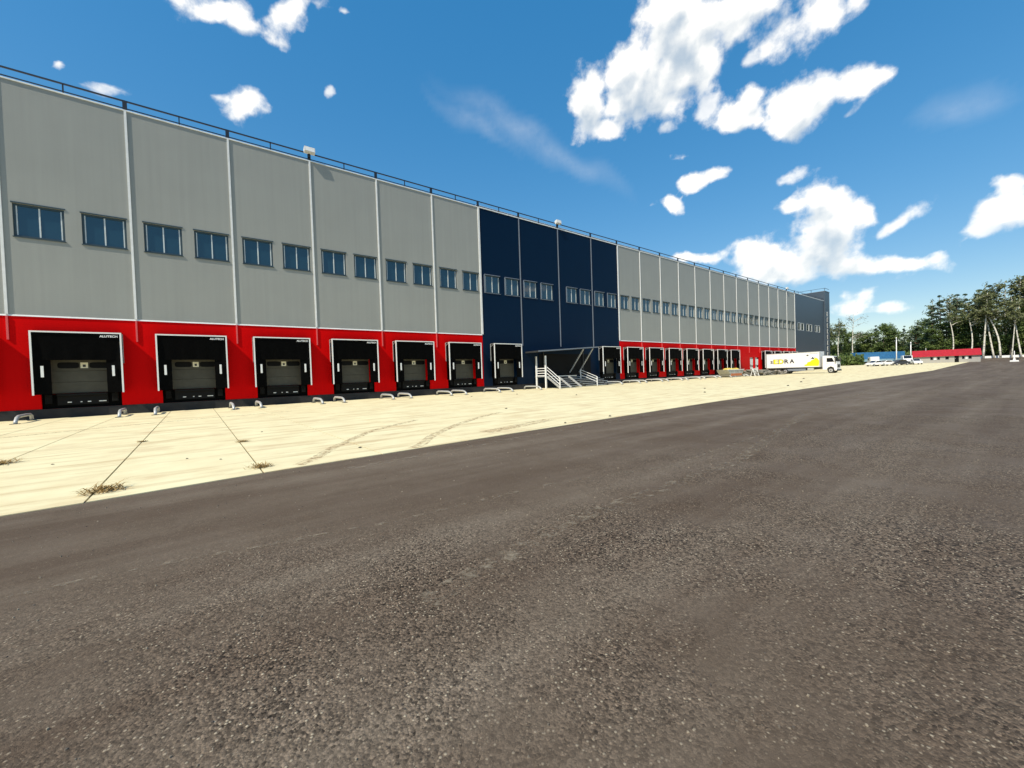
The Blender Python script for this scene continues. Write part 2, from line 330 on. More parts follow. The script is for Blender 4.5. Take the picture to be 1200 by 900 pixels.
def asphalt_mat():
    m, N, L, b = nodemat('asphalt')
    geo = N.new('ShaderNodeNewGeometry'); P = geo.outputs['Position']
    def noise(scale, detail=4, rough=.55, vec=P):
        n = N.new('ShaderNodeTexNoise'); n.inputs['Scale'].default_value = scale; n.inputs['Detail'].default_value = detail
        n.inputs['Roughness'].default_value = rough; L.new(vec, n.inputs['Vector']); return n.outputs['Fac']
    def mr(v, a, b_, c, d):
        n = N.new('ShaderNodeMapRange'); L.new(v, n.inputs['Value'])
        for k, x in zip(('From Min', 'From Max', 'To Min', 'To Max'), (a, b_, c, d)): n.inputs[k].default_value = x
        return n.outputs[0]
    def mt(op, a, b_=None, clamp=False):
        n = N.new('ShaderNodeMath'); n.operation = op; n.use_clamp = clamp
        for k, v in ((0, a), (1, b_)):
            if v is None: continue
            if isinstance(v, bpy.types.NodeSocket): L.new(v, n.inputs[k])
            else: n.inputs[k].default_value = v
        return n.outputs[0]
    def mix(f, a, b_, blend='MIX'):
        n = N.new('ShaderNodeMix'); n.data_type = 'RGBA'; n.blend_type = blend
        for k, v in ((0, f), (6, a), (7, b_)):
            if isinstance(v, bpy.types.NodeSocket): L.new(v, n.inputs[k])
            else: n.inputs[k].default_value = v if k == 0 else (*v, 1)
        return n.outputs[2]
    # paver lanes run along the building: stretched noise
    mp = N.new('ShaderNodeMapping'); mp.inputs['Rotation'].default_value = (0, 0, R(-4)); mp.inputs['Scale'].default_value = (.05, .8, 1); L.new(P, mp.inputs['Vector'])
    lanes = noise(1.0, 5, .6, mp.outputs[0]); big = noise(.16, 4); mid = noise(1.1, 5, .65)
    col = mix(mr(big, .3, .7, 0, 1), (.088, .062, .042), (.125, .096, .070))
    col = mix(mr(lanes, .42, .66, 0, .75), col, (.185, .150, .112))
    col = mix(mr(mid, .35, .7, 0, .45), col, (.075, .052, .035))
    # open-textured aggregate where the mat is coarse
    coarse = mr(mt('ADD', noise(.33, 4), mt('MULTIPLY', mid, .35)), .55, .78, 0.15, 1)
    sy = N.new('ShaderNodeSeparateXYZ'); L.new(P, sy.inputs[0])
    lane = mr(mt('ADD', sy.outputs[1], mt('MULTIPLY', big, 3.0)), 6.6, 4.6, .18, 1)          # the strip along the concrete was laid finer
    coarse = mt('MULTIPLY', coarse, lane)
    vo = N.new('ShaderNodeTexVoronoi'); vo.inputs['Scale'].default_value = 62; L.new(P, vo.inputs['Vector'])
    vc = N.new('ShaderNodeSeparateColor'); L.new(vo.outputs['Color'], vc.inputs[0])
    vo2 = N.new('ShaderNodeTexVoronoi'); vo2.inputs['Scale'].default_value = 150; L.new(P, vo2.inputs['Vector'])
    vc2 = N.new('ShaderNodeSeparateColor'); L.new(vo2.outputs['Color'], vc2.inputs[0])
    stone = mt('MULTIPLY', mr(vc.outputs[0], 0, 1, .25, 1.9), mr(vc2.outputs[0], 0, 1, .65, 1.35))
    sc = N.new('ShaderNodeVectorMath'); sc.operation = 'SCALE'; L.new(col, sc.inputs[0]); L.new(stone, sc.inputs['Scale'])
    col = mix(mt('MULTIPLY', coarse, .95), col, sc.outputs['Vector'])
    fleck = mt('MULTIPLY', mt('GREATER_THAN', vc.outputs[1], .935), mr(vo.outputs['Distance'], .25, .5, 1, 0))
    fleck = mt('MULTIPLY', fleck, mr(coarse, .15, 1, .15, 1), clamp=True)
    col = mix(fleck, col, (.55, .47, .34))
    fleck2 = mt('MULTIPLY', mt('GREATER_THAN', vc2.outputs[1], .965), mr(coarse, .15, 1, .10, .6), clamp=True)
    col = mix(fleck2, col, (.38, .31, .22))
    pit = mt('MULTIPLY', mt('GREATER_THAN', vc.outputs[2], .90), mr(coarse, .2, 1, .05, .9), clamp=True)
    col = mix(pit, col, (.010, .008, .006))
    L.new(col, b.inputs['Base Color'])
    L.new(mr(mid, .3, .7, .62, .85), b.inputs['Roughness']); b.inputs['Specular IOR Level'].default_value = .15
    h = mt('MULTIPLY', mt('ADD', mr(vo.outputs['Distance'], 0, .6, 1, 0), mt('MULTIPLY', vc.outputs[2], .9)), coarse)
    h = mt('ADD', h, mt('MULTIPLY', noise(240, 2), .5))
    bp = N.new('ShaderNodeBump'); bp.inputs['Strength'].default_value = .8; bp.inputs['Distance'].default_value = .010
    L.new(h, bp.inputs['Height'])
    bp2 = N.new('ShaderNodeBump'); bp2.inputs['Strength'].default_value = .5; bp2.inputs['Distance'].default_value = .03
    L.new(mid, bp2.inputs['Height']); L.new(bp.outputs[0], bp2.inputs['Normal']); L.new(bp2.outputs[0], b.inputs['Normal'])
    return m
def concrete_mat():
    m, N, L, b = nodemat('concrete')
    geo = N.new('ShaderNodeNewGeometry'); P = geo.outputs['Position']
    def noise(scale, vec, detail=5, rough=.6):
        n = N.new('ShaderNodeTexNoise'); n.inputs['Scale'].default_value = scale; n.inputs['Detail'].default_value = detail
        n.inputs['Roughness'].default_value = rough; L.new(vec, n.inputs['Vector']); return n.outputs['Fac']
    def ramp(v, a, b_, c, d):
        n = N.new('ShaderNodeMapRange'); L.new(v, n.inputs['Value'])
        for k, x in zip(('From Min', 'From Max', 'To Min', 'To Max'), (a, b_, c, d)): n.inputs[k].default_value = x
        return n.outputs[0]
    def mix(f, a, b_):
        n = N.new('ShaderNodeMix'); n.data_type = 'RGBA'; L.new(f, n.inputs[0])
        for k, v in ((6, a), (7, b_)):
            if isinstance(v, bpy.types.NodeSocket): L.new(v, n.inputs[k])
            else: n.inputs[k].default_value = (*v, 1)
        return n.outputs[2]
    mp = N.new('ShaderNodeMapping'); mp.inputs['Scale'].default_value = (.22, 1.5, 1); mp.inputs['Rotation'].default_value = (0, 0, R(8)); L.new(P, mp.inputs['Vector'])
    col = mix(ramp(noise(1.0, P), .35, .7, 0, 1), (.74, .68, .43), (.68, .58, .35))
    col = mix(ramp(noise(1.6, mp.outputs[0], 7, .65), .5, .72, 0, .75), col, (.42, .27, .13))      # dried mud streaks
    col = mix(ramp(noise(.5, P), .56, .74, 0, .5), col, (.55, .42, .26))
    col = mix(ramp(noise(38, P, 2), .62, .78, 0, .35), col, (.36, .29, .2))
    L.new(col, b.inputs['Base Color']); b.inputs['Roughness'].default_value = .85; b.inputs['Specular IOR Level'].default_value = .25
    bp = N.new('ShaderNodeBump'); bp.inputs['Strength'].default_value = .4; bp.inputs['Distance'].default_value = .006
    L.new(noise(30, P, 6), bp.inputs['Height']); L.new(bp.outputs[0], b.inputs['Normal'])
    return m
MAT['asphalt'] = asphalt_mat(); MAT['concrete'] = concrete_mat()
MAT['soil'] = simple('grassy_soil', (.085, .10, .035), .95, var=.4, scale=.2, bump=.4)
MAT['joint'] = simple('joint_dark', (.05, .04, .03), .9)

def strip_sheet(name, xs, y0f, y1f, dz, mat):
    mb = MB()
    for a, b in zip(xs, xs[1:]):
        mb.poly([(a, y0f(a), ground_z(a)+dz), (b, y0f(b), ground_z(b)+dz), (b, y1f(b), ground_z(b)+dz), (a, y1f(a), ground_z(a)+dz)])
    o = mb.build(name, mat); o['kind'] = 'structure'; return o
gx = [-3200, -200, -100, -60, -30, -8, -2, .8, 6.7, 19, 47, 80, 95, 105, 120, 135, 150, 158, 165, 170, 185, 205, 260, 400, 3200]
strip_sheet('ground', gx, lambda x: -3200, lambda x: 3200, -.06, MAT['soil'])
strip_sheet('asphalt_lot', [x for x in gx if -100 <= x <= 205], lambda x: -90, lambda x: edge_y(x)+.12, -.012, MAT['asphalt'])
apron = strip_sheet('concrete_apron', [x for x in gx if -60 <= x <= 135], lambda x: edge_y(x), lambda x: 33.2, -.03, MAT['joint'])
# slabs cast in strips square to the wall
random.seed(4)
x = -3.39 - 2.13*20
while x < 108.3:
    w = 2.13; g = .014
    if x+w < -8: g = .01
    a, b_ = x+g, x+w-g; dz = random.uniform(-.002, .002)
    mb = MB(); n = 3
    za, zb = ground_z(a), ground_z(b_)
    mb.v = [(px, py, pz+t) for t in (-.026, dz) for px, py, pz in ((a, edge_y(a), za), (b_, edge_y(b_), zb), (b_, 32.98, zb), (a, 32.98, za))]
    mb.f = [(3, 2, 1, 0), (4, 5, 6, 7), (0, 1, 5, 4), (1, 2, 6, 5), (2, 3, 7, 6), (3, 0, 4, 7)]
    mb.build('slab', MAT['concrete'], apron)
    x += w
YARD_X = x+.02
strip_sheet('concrete_yard', [YARD_X, 120, 135, 150, 158, 165, 172, 178], lambda x: edge_y(x), lambda x: 75, .0, MAT['concrete'])

# tyre marks and a paving seam: thin stains lying on the ground
def stain_mat(name, col, cover, scale=(1, 1)):
    m, N, L, b = nodemat(name); b.inputs['Base Color'].default_value = (*col, 1); b.inputs['Roughness'].default_value = .9
    geo = N.new('ShaderNodeNewGeometry'); n = N.new('ShaderNodeTexNoise'); n.inputs['Scale'].default_value = 7; n.inputs['Detail'].default_value = 6; n.inputs['Roughness'].default_value = .7
    L.new(geo.outputs['Position'], n.inputs['Vector'])
    mr = N.new('ShaderNodeMapRange'); L.new(n.outputs['Fac'], mr.inputs['Value'])
    for k, v in zip(('From Min', 'From Max', 'To Min', 'To Max'), (.60-cover, .78-cover*.6, 0, .75)): mr.inputs[k].default_value = v
    tr = N.new('ShaderNodeBsdfTransparent'); ms = N.new('ShaderNodeMixShader'); L.new(mr.outputs[0], ms.inputs[0]); L.new(tr.outputs[0], ms.inputs[1]); L.new(b.outputs[0], ms.inputs[2])
    L.new(ms.outputs[0], N['Material Output'].inputs['Surface']); return m
MAT['mud'] = stain_mat('dried_mud', (.30, .17, .08), .16)
MAT['dust'] = stain_mat('pale_dust', (.30, .25, .18), .11)
def ribbon(name, pts, w, z, mat, parent=None):
    mb = MB(); P = [Vector((*p, 0)) for p in pts]
    for i in range(len(P)-1):
        def off(k):
            t = (P[min(k+1, len(P)-1)]-P[max(k-1, 0)]).normalized(); return Vector((-t.y, t.x, 0))*(w/2)
        a, b_, oa, ob = P[i], P[i+1], off(i), off(i+1)
        mb.poly([(q.x, q.y, z) for q in (a-oa, b_-ob, b_+ob, a+oa)])
    o = mb.build(name, mat, parent)
    if parent is None: o['kind'] = 'structure'
    return o
def arc(cx, cy, r, a0, a1, n=14): return [(cx+r*math.cos(R(a0+(a1-a0)*i/n)), cy+r*math.sin(R(a0+(a1-a0)*i/n))) for i in range(n+1)]
ribbon('tyre_mark', [(3.75, 8.45), (4.1, 8.75), (4.5, 9.3), (4.9, 9.8), (5.6, 10.5), (6.7, 11.5), (8.1, 12.6), (10.0, 13.7)], .26, .006, MAT['mud'], apron)
ribbon('tyre_mark', [(1.45, 8.4), (1.9, 9.0), (2.45, 9.95), (3.0, 10.7), (4.0, 12.1), (4.9, 12.9), (6.4, 14.0)], .24, .0062, MAT['mud'], apron)
ribbon('tyre_mark', [(6.2, 9.2), (7.6, 9.6), (9.4, 10.0)], .5, .0064, MAT['mud'], apron)
ribbon('tyre_mark', [(-6.5, 20.5), (-3, 22.5), (0, 23.6), (4, 24.3)], .3, .0066, MAT['mud'], apron)
ribbon('paving_seam', [(-14, 5.6), (-.46, 4.75), (1.6, 4.3), (3.9, 4.2), (6, 3.6), (14, 4.0)], .07, -.006, MAT['dust'])
ribbon('dust_streak', [(1.2, 2.6), (3.0, 3.0), (7, 3.0), (16, 4.6), (34, 6.0)], .22, -.0058, MAT['dust'])
ribbon('dust_streak', [(2.0, 7.4), (7.5, 7.9), (20, 8.5), (45, 8.9)], .25, -.0056, MAT['dust'])

# loose chippings lying on the asphalt
def chips():
    random.seed(11); mb = MB()
    for i in range(2600):
        d = random.uniform(.9, 4.2)**1.6; az = R(random.uniform(-25, 100))
        cx, cy = d*math.sin(az), d*math.cos(az)
        if cy > edge_y(cx)-.1: continue
        s = random.choice((.002, .002, .003, .003, .004, .006)) * (1+.10*d)
        a = random.uniform(0, 6.28); n0 = len(mb.v); h = s*random.uniform(.7, 1.2)
        for k in range(5):
            an = a+k*1.2566; rr = s*random.uniform(.6, 1.2); mb.v.append((cx+rr*math.cos(an), cy+rr*math.sin(an), -.013))
        for k in range(5):
            an = a+k*1.2566+.3; rr = s*random.uniform(.3, .8); mb.v.append((cx+rr*math.cos(an), cy+rr*math.sin(an), -.012+h))
        for k in range(5): mb.f.append((n0+k, n0+(k+1) % 5, n0+5+(k+1) % 5, n0+5+k))
        mb.f.append(tuple(n0+5+k for k in range(5)))
    m, N, L, b = nodemat('chippings'); geo = N.new('ShaderNodeNewGeometry'); cr = N.new('ShaderNodeValToRGB')
    cr.color_ramp.elements[0].color = (.05, .04, .035, 1); cr.color_ramp.elements[1].color = (.30, .25, .18, 1)
    L.new(geo.outputs['Random Per Island'], cr.inputs[0]); L.new(cr.outputs[0], b.inputs['Base Color']); b.inputs['Roughness'].default_value = .8
    o = mb.build('loose_chippings', m); tag(o, 'loose stone chippings strewn over the asphalt', 'gravel', kind='stuff')
chips()

# ------------------------------------------------------------------ warehouse
Y0 = 33.0; H_TOP, H_RED, H_PL = 17.92, 5.56, .53
POSTS = [-17.61, -12.62, -7.633, -2.644, 2.345, 7.333, 12.322, 17.31, 22.30, 27.36, 33.03, 38.68, 43.78] + [43.78+4.958*i for i in range(1, 14)]
BAYS = [(POSTS[i], POSTS[i+1], i-2) for i in range(len(POSTS)-1)]     # third entry: bay number, 0 is the first whole one in the photo
house = empty('warehouse', (0, Y0, 0)); house.location = (45, Y0, 0)
tag(house, 'long grey warehouse with red base band, navy middle section and loading docks', 'warehouse')
OX = 45.0
class WB(MB):
    """mesh in world coordinates that is stored relative to the warehouse's origin"""
    def build(self, name, mat, parent=None, smooth=False, bevel=0):
        self.v = [(x-OX, y-Y0, z) for x, y, z in self.v]
        o = MB.build(self, name, mat, parent, smooth, bevel)
        return o
Z_W0, Z_W1 = 9.74, 11.50
WINS = {'std': ((.55, 2.35), (2.96, 4.77)), 'far': ((.48, 2.30), (2.88, 4.66)), 6: ((.53, 2.36), (3.05, 4.85)), 7: ((.48, 2.29), (2.92, 4.73)), 8: ((1.23, 2.99), (3.55, 5.36)), 9: ((.51, 2.30), (2.97, 4.69)), 0: ((.40, 2.27), (2.93, 4.78))}
def dock_c(b): return (b[0]+b[1])/2 + (.12 if b[2] < 10 else .05)
DOCKS = {-2, -1, 0, 1, 2, 3, 4, 5, 6, 9, 10, 11, 12, 13, 14, 15, 16, 19, 20, 21, 22}
def wall_grid(xs, zs, holes, y, depth, mat, name):
    """flat wall with openings; the reveals run back from the face"""
    mb = WB(); xs = sorted(set(xs)); zs = sorted(set(zs))
    def hole(cx, cz): return any(h[0] < cx < h[1] and h[2] < cz < h[3] for h in holes)
    for xa, xb in zip(xs, xs[1:]):
        for za, zb in zip(zs, zs[1:]):
            if not hole((xa+xb)/2, (za+zb)/2): mb.poly([(xa, y, za), (xb, y, za), (xb, y, zb), (xa, y, zb)])
    for a, b_, c, d in holes:
        yb = y+depth
        mb.poly([(a, y, c), (a, y, d), (a, yb, d), (a, yb, c)]); mb.poly([(b_, y, d), (b_, y, c), (b_, yb, c), (b_, yb, d)])
        mb.poly([(a, y, d), (b_, y, d), (b_, yb, d), (a, yb, d)]); mb.poly([(b_, y, c), (a, y, c), (a, yb, c), (b_, yb, c)])
    return mb.build(name, mat, house)
def make_window(x0, x1, navy):
    y = Y0
    w = WB()                                             # dark outer frame, set back in the opening
    t = .10
    for a, b_, c, d in ((x0+.002, x1-.002, Z_W0+.002, Z_W0+t), (x0+.002, x1-.002, Z_W1-t, Z_W1-.002), (x0+.002, x0+t, Z_W0+t, Z_W1-t), (x1-t, x1-.002, Z_W0+t, Z_W1-t)):
        w.box(a, b_, y+.07, y+.16, c, d)
    fr = w.build('window', MAT['winframe'], house)
    xm = (x0+x1)/2
    for a, b_ in ((x0+t, xm-.03), (xm+.03, x1-t)): WB().box(a, b_, y+.12, y+.135, Z_W0+t, Z_W1-t).build('pane', MAT['glass'], fr)
    m = WB().box(xm-.03, xm+.03, y+.085, y+.15, Z_W0+t, Z_W1-t)
    for a, b_ in ((x0+t, x0+t+.05), (x1-t-.055, x1-t)): m.box(a, b_, y+.09, y+.118, Z_W0+t, Z_W1-t)
    m.build('mullion', MAT['mullion'], fr)
    s = WB().box(x0-.03, x1+.03, y-.05, y+.068, Z_W0-.03, Z_W0+.012); s.build('sill', MAT['winframe'] if not navy else MAT['trim_grey'], fr)
    h = WB().box(x0-.05, x1+.05, y-.035, y-.003, Z_W1+.004, Z_W1+.07)
    if navy: h.box(x0-.12, x0-.004, y-.04, y-.003, Z_W0-.02, Z_W1+.003)
    h.build('flashing', MAT['trim_grey'] if navy else MAT['winframe'], fr)
    return fr
for x0, x1, i in BAYS:
    navy = 6 <= i <= 9; far = i >= 10
    wm = MAT['navy'] if navy else MAT['grey']
    wn = WINS.get(i) or (WINS['far'] if far else WINS['std'])
    wins = [(x0+a, x0+b_) for a, b_ in wn]
    z0 = H_PL if navy else H_RED
    holes = [(a, b_, Z_W0, Z_W1) for a, b_ in wins]; xs = [x0, x1] + [v for q in wins for v in q]; zs = [z0, H_TOP, Z_W0, Z_W1]
    dock = None
    if i in DOCKS:
        c = dock_c((x0, x1, i)); dh = [(c-1.2, c+1.2, 1.33, 4.45), (c-1.58, c+1.58, H_PL, 1.328)]
    elif i == 18: dh = [(x0-2.2+.0, x0-.3, H_PL, 3.5)]
    else: dh = []
    if i == 18: dh = [(x0+.25, x0+2.0, .56, 3.4), (x0+2.7, x0+4.5, .56, 3.4)]
    dxs = [x0, x1] + [v for q in dh for v in q[:2]]; dzs = [v for q in dh for v in q[2:]]
    if navy: wall_grid(xs+dxs, zs+dzs, holes+dh, Y0, .16, wm, 'wall_panel')
    else:
        wall_grid(xs, zs, holes, Y0, .16, wm, 'wall_panel')
        wall_grid(dxs, [H_PL, H_RED-.004]+dzs, dh, Y0-.002, .16, MAT['red'], 'red_panel')
        WB().prism([(Y0-.035, H_RED-.03), (Y0-.005, H_RED-.03), (Y0-.005, H_RED+.05), (Y0-.012, H_RED+.05)], 'x', x0+.001, x1-.001).build('drip_flashing', MAT['trim_white'], house)
    WB().box(x0+.001, x1-.001, Y0-.03, Y0+.1, -.02, H_PL-.004).build('plinth', MAT['plinth'], house)
    for a, b_ in wins: make_window(a, b_, navy)
# joint covers that run down the wall between bays
for k, px in enumerate(POSTS):
    i = k-2
    navy = 6 < i < 10
    m = MAT['trim_grey'] if navy else MAT['trim_white']
    w = .11 if i not in (6, 10, 23) else .2
    x_ = px - (w/2 if i not in (10,) else .02)
    lo = 4.6 if navy else H_RED+.055
    WB().prism([(x_, Y0-.055), (x_+w, Y0-.055), (x_+w, Y0-.003), (x_, Y0-.003)], 'z', lo, H_TOP-.01).build('joint_cover', m, house)
    if not navy and i not in (6, 10): WB().box(px-.04, px+.04, Y0-.06, Y0-.005, 4.28, H_RED-.035).build('joint_cover', MAT['trim_red'], house)
# roof edge: coping, upstand, guard rail with posts, floodlights
xa, xb = POSTS[0], POSTS[-1]
WB().prism([(Y0-.05, H_TOP), (Y0+.35, H_TOP), (Y0+.35, H_TOP+.1), (Y0-.05, H_TOP+.07)], 'x', xa, xb).build('coping', MAT['coping'], house)
WB().box(22.3, xb, Y0+.36, Y0+.44, H_TOP-.3, H_TOP+.42).build('roof_upstand', MAT['coping'], house)
WB().bar((xa, Y0+.02, 18.52), (xb, Y0+.02, 18.52), .075).build('guard_rail', MAT['rail'], house)
WB().bar((xa, Y0+.02, 18.10), (xb, Y0+.02, 18.10), .05).build('guard_rail', MAT['rail'], house)
for k, px in enumerate(POSTS):
    WB().box(px-.10, px+.10, Y0-.02, Y0+.08, H_TOP+.03, 18.56).build('rail_post', MAT['rail'], house)
    if k+1 < len(POSTS) and k < 10:
        xm = (px+POSTS[k+1])/2; WB().box(xm-.03, xm+.03, Y0-.01, Y0+.05, H_TOP+.06, 18.5).build('rail_post', MAT['rail'], house)
for px in (POSTS[5], POSTS[10], POSTS[24]):
    f = WB().prism([(Y0-.35, 18.50), (Y0-.05, 18.42), (Y0+.05, 18.72), (Y0-.30, 18.86)], 'x', px-.36, px+.36).build('floodlight', MAT['lamp_grey'], house)
    WB().poly([(px-.32, Y0-.353, 18.53), (px+.32, Y0-.353, 18.53), (px+.32, Y0-.308, 18.83), (px-.32, Y0-.308, 18.83)]).build('lens', MAT['trim_white'], f)
    WB().box(px-.06, px+.06, Y0-.12, Y0+.03, 18.2, 18.45).build('bracket', MAT['rail'], f)
WB().box(xa, xb, Y0+.17, Y0+90, .0, H_TOP-.25).build('core', MAT['plinth'], house)
WB().box(xa+.1, xb-.1, Y0+.45, Y0+89.8, H_TOP-.245, H_TOP-.2).build('roof', MAT['roof'], house)
WB().box(xa-.2, xa, Y0, Y0+90, 0, H_TOP).build('end_wall', MAT['grey'], house)

# loading doors with their levelling pits
def make_dock(c):
    d = WB()
    n, z0, z1 = 5, 1.35, 4.45; hgt = (z1-z0)/n
    door = WB().box(c-1.195, c+1.195, Y0+.10, Y0+.12, 1.34, 4.44).build('dock_door', MAT['joint'], house)
    for k in range(n):
        WB().box(c-1.19, c+1.19, Y0+.055, Y0+.10, z0+k*hgt+.006, z0+(k+1)*hgt-.006).build('door_section', MAT['door'], door, bevel=.008)
    for s in (-1, 1):
        mb = WB(); cx = c+.1+s*.62; hw, hh = .42, .17; pr = []
        for q in range(16):
            an = 2*math.pi*q/16; ca, sa = math.cos(an), math.sin(an)
            pr.append((cx+hw*abs(ca)**.4*(1 if ca > 0 else -1), 2.90+hh*abs(sa)**.5*(1 if sa > 0 else -1)))
        mb.prism(pr, 'y', Y0+.04, Y0+.056).build('door_window', MAT['glazing_and_shade'], door)
    s_ = WB().box(c-.05, c+.25, Y0+.03, Y0+.04, 2.74, 3.06).build('number_plate', MAT['plate'], door)
    WB().box(c+.04, c+.16, Y0+.024, Y0+.03, 2.80, 2.94).build('number', MAT['print_black'], door)
    pit = WB().box(c-1.575, c+1.575, Y0+.10, Y0+.15, H_PL+.002, 1.325).build('leveller_pit', MAT['black'], house)
    WB().box(c-1.0, c+1.0, Y0-.10, Y0+.09, 1.20, 1.32).build('leveller_lip', MAT['pit_steel'], pit, bevel=.01)
    WB().box(c-1.0, c+1.0, Y0+.02, Y0+.09, .70, 1.19).build('leveller_apron', MAT['pit_steel'], pit)
    for s in (-1, 1): WB().box(c+s*1.30-.13, c+s*1.30+.13, Y0-.12, Y0+.10, .80, 1.30).build('bumper', MAT['rubber'], pit, bevel=.02)
    for a, w in ((-.62, .16), (-.12, .07), (.16, .14), (.62, .30)):
        WB().box(c+a, c+a+w, Y0+.012, Y0+.02, .82, .87).build('warning_label', MAT['trim_white'], pit)
LOGO = text_mesh('ALUTECH', .16, MAT['white'], width=.74)
def make_shelter():
    """curtain dock shelter, origin on the ground below its middle, wall at y=0, camera side is -y"""
    root = empty('dock_shelter'); W, D, zt, zb = 1.76, .68, 4.72, 1.30
    f = MB(); t = .075
    f.box(-W, W, -D-.02, -D+.05, zt-t, zt)
    for s in (-1, 1): f.box(min(s*W, s*(W-t)), max(s*W, s*(W-t)), -D-.018, -D+.05, zb, zt-t)
    f.build('front_frame', MAT['white'], root)
    r = MB()
    for s in (-1, 1):
        r.box(min(s*W, s*(W-.06)), max(s*W, s*(W-.06)), -.06, -.006, 3.0, zt-.02)
        r.bar((s*(W-.03), -.05, zt-.30), (s*(W-.03), -D+.05, zt-.06), .035)
        r.bar((s*(W-.03), -.05, zt-.05), (s*(W-.03), -D+.05, zt-.035), .035)
    r.build('rear_frame', MAT['galv'], root)
    for s in (-1, 1):                                   # side covers, slightly slack
        m = MB(); n0 = 0
        for k in range(9):
            z = zb+.02+(zt-zb-.05)*k/8
            for q in range(5):
                y = -.06-(D-.07)*q/4; m.v.append((s*(W-.045-.02*math.sin(q*math.pi/4)*(1+.5*math.sin(k*1.7))), y, z))
        for k in range(8):
            for q in range(4): a = k*5+q; m.f.append((a, a+1, a+6, a+5))
        m.build('side_cover', MAT['fabric'], root, smooth=True)
    MB().prism([(-D+.03, zt-.012), (-.01, zt+.05), (-.01, zt+.03), (-D+.03, zt-.03)], 'x', -W+.01, W-.01).build('roof_cover', MAT['fabric'], root)
    # hanging curtains: top one and two side flaps
    m = MB(); nx, nz = 14, 6
    for k in range(nz+1):
        for q in range(nx+1):
            x = -W+t+(2*W-2*t)*q/nx; z = zt-t-1.48*k/nz  # drop lengthened: its lower part stands in for shade on the door
            m.v.append((x, -D+.02+.03*(k/nz)*math.sin(q*1.9)+.05*(k/nz), z))
    for k in range(nz):
        for q in range(nx): a = k*(nx+1)+q; m.f.append((a, a+1, a+nx+2, a+nx+1))
    m.build('top_curtain', MAT['fabric'], root, smooth=True)
    for s in (-1, 1):
        m = MB()
        for k in range(9):
            z = zb+.02+(zt-t-zb-.04)*k/8
            for q in range(4):
                x = s*(W-t-.62*q/3); m.v.append((x, -D+.025+.10*q/3+.012*math.sin(k*1.3+q), z))
        for k in range(8):
            for q in range(3): a = k*4+q; m.f.append((a, a+1, a+5, a+4))
        m.build('side_curtain', MAT['fabric'], root, smooth=True)
        MB().box(s*1.36-.055, s*1.36+.055, -D-.02, -D+.0, 2.25, 2.85).build('marker', MAT['white'], root)
    lg = bpy.data.objects.new('lettering', LOGO); link(lg, root); lg.rotation_euler = (R(90), 0, 0); lg.location = (.86, -D-.012, zt-t-.20)
    return root
ORD = ['', 'first', 'second', 'third', 'fourth', 'fifth', 'sixth', 'seventh', 'eighth', 'ninth']
def dock_where(i):
    if i == 6: return 'on the navy wall beside the near grey section'
    if i == 9: return 'on the navy wall right of the metal stairs'
    if i < 6: return 'on the near red wall, %s before the navy section' % ORD[6-i]
    if i < 17: return 'on the far red wall, %s past the navy section' % ORD[i-9]
    return {19: 'with the white box truck backed up to it', 20: 'next past the docked box truck', 21: 'second past the docked box truck', 22: 'last before the far dark end block'}[i]
proto = None
for b in BAYS:
    if b[2] not in DOCKS: continue
    c = dock_c(b); make_dock(c)
    s = proto = make_shelter() if proto is None else proto
    if s.location.x != 0 or s.get('label'): s = copy_tree(proto)
    s.location = (c, Y0-.004, 0)
    tag(s, 'black dock shelter with white frame ' + dock_where(b[2]), 'dock shelter', 'dock shelters along the warehouse')
# entrance doors with white-framed glass in bay 18
bx = BAYS[20][0]
for a, b_ in ((.25, 2.0), (2.7, 4.5)):
    e = WB().box(bx+a+.005, bx+b_-.005, Y0+.10, Y0+.14, .565, 3.395).build('entrance_door', MAT['glass_dark'], house)
    for c0, c1, z0, z1 in ((.25, .85, 2.0, 3.1), (.95, 1.5, 1.9, 3.1), (.3, .8, .8, 1.6), (.95, 1.5, .9, 1.5)):
        WB().box(bx+a+c0, bx+a+c1, Y0+.06, Y0+.095, z0, z1).build('door_panel', MAT['trim_white'], e)

# end block: dark cladding, taller stair tower at its far end
eb = empty('end_block', (120, Y0, 0)); tag(eb, 'dark blue-grey end block with taller stair tower, at the far end of the warehouse', 'building')
class EB(MB):
    def build(self, name, mat, parent=None, smooth=False, bevel=0):
        self.v = [(x-120, y-Y0, z) for x, y, z in self.v]; return MB.build(self, name, mat, parent, smooth, bevel)
ex0, ex1, ex2 = POSTS[-1]+.004, 129.6, 133.4
tw = [(110.1, 111.7), (112.3, 114.0), (116.0, 117.6), (118.3, 119.9), (122.2, 123.7), (124.4, 125.9)]
mb = EB(); xs = sorted([ex0, ex1]+[v for q in tw for v in q]); zs = [0.02, Z_W0, Z_W1, 18.05]
for a, b_ in zip(xs, xs[1:]):
    for c, d in zip(zs, zs[1:]):
        if (a, b_) in tw and c == Z_W0: continue
        mb.poly([(a, Y0-.01, c), (b_, Y0-.01, c), (b_, Y0-.01, d), (a, Y0-.01, d)])
mb.build('wall', MAT['anthracite'], eb)
for a, b_ in tw:
    w = EB()
    for c, d, e, f in ((a, b_, Z_W0, Z_W0+.08), (a, b_, Z_W1-.08, Z_W1), (a, a+.08, Z_W0+.08, Z_W1-.08), (b_-.08, b_, Z_W0+.08, Z_W1-.08)): w.box(c, d, Y0-.03, Y0+.1, e, f)
    fr = w.build('window', MAT['mullion'], eb); EB().box(a+.08, b_-.08, Y0+.03, Y0+.05, Z_W0+.08, Z_W1-.08).build('pane', MAT['glass'], fr)
EB().box(ex0, ex1, Y0+.12, Y0+60, 0, 17.9).build('core', MAT['plinth'], eb)
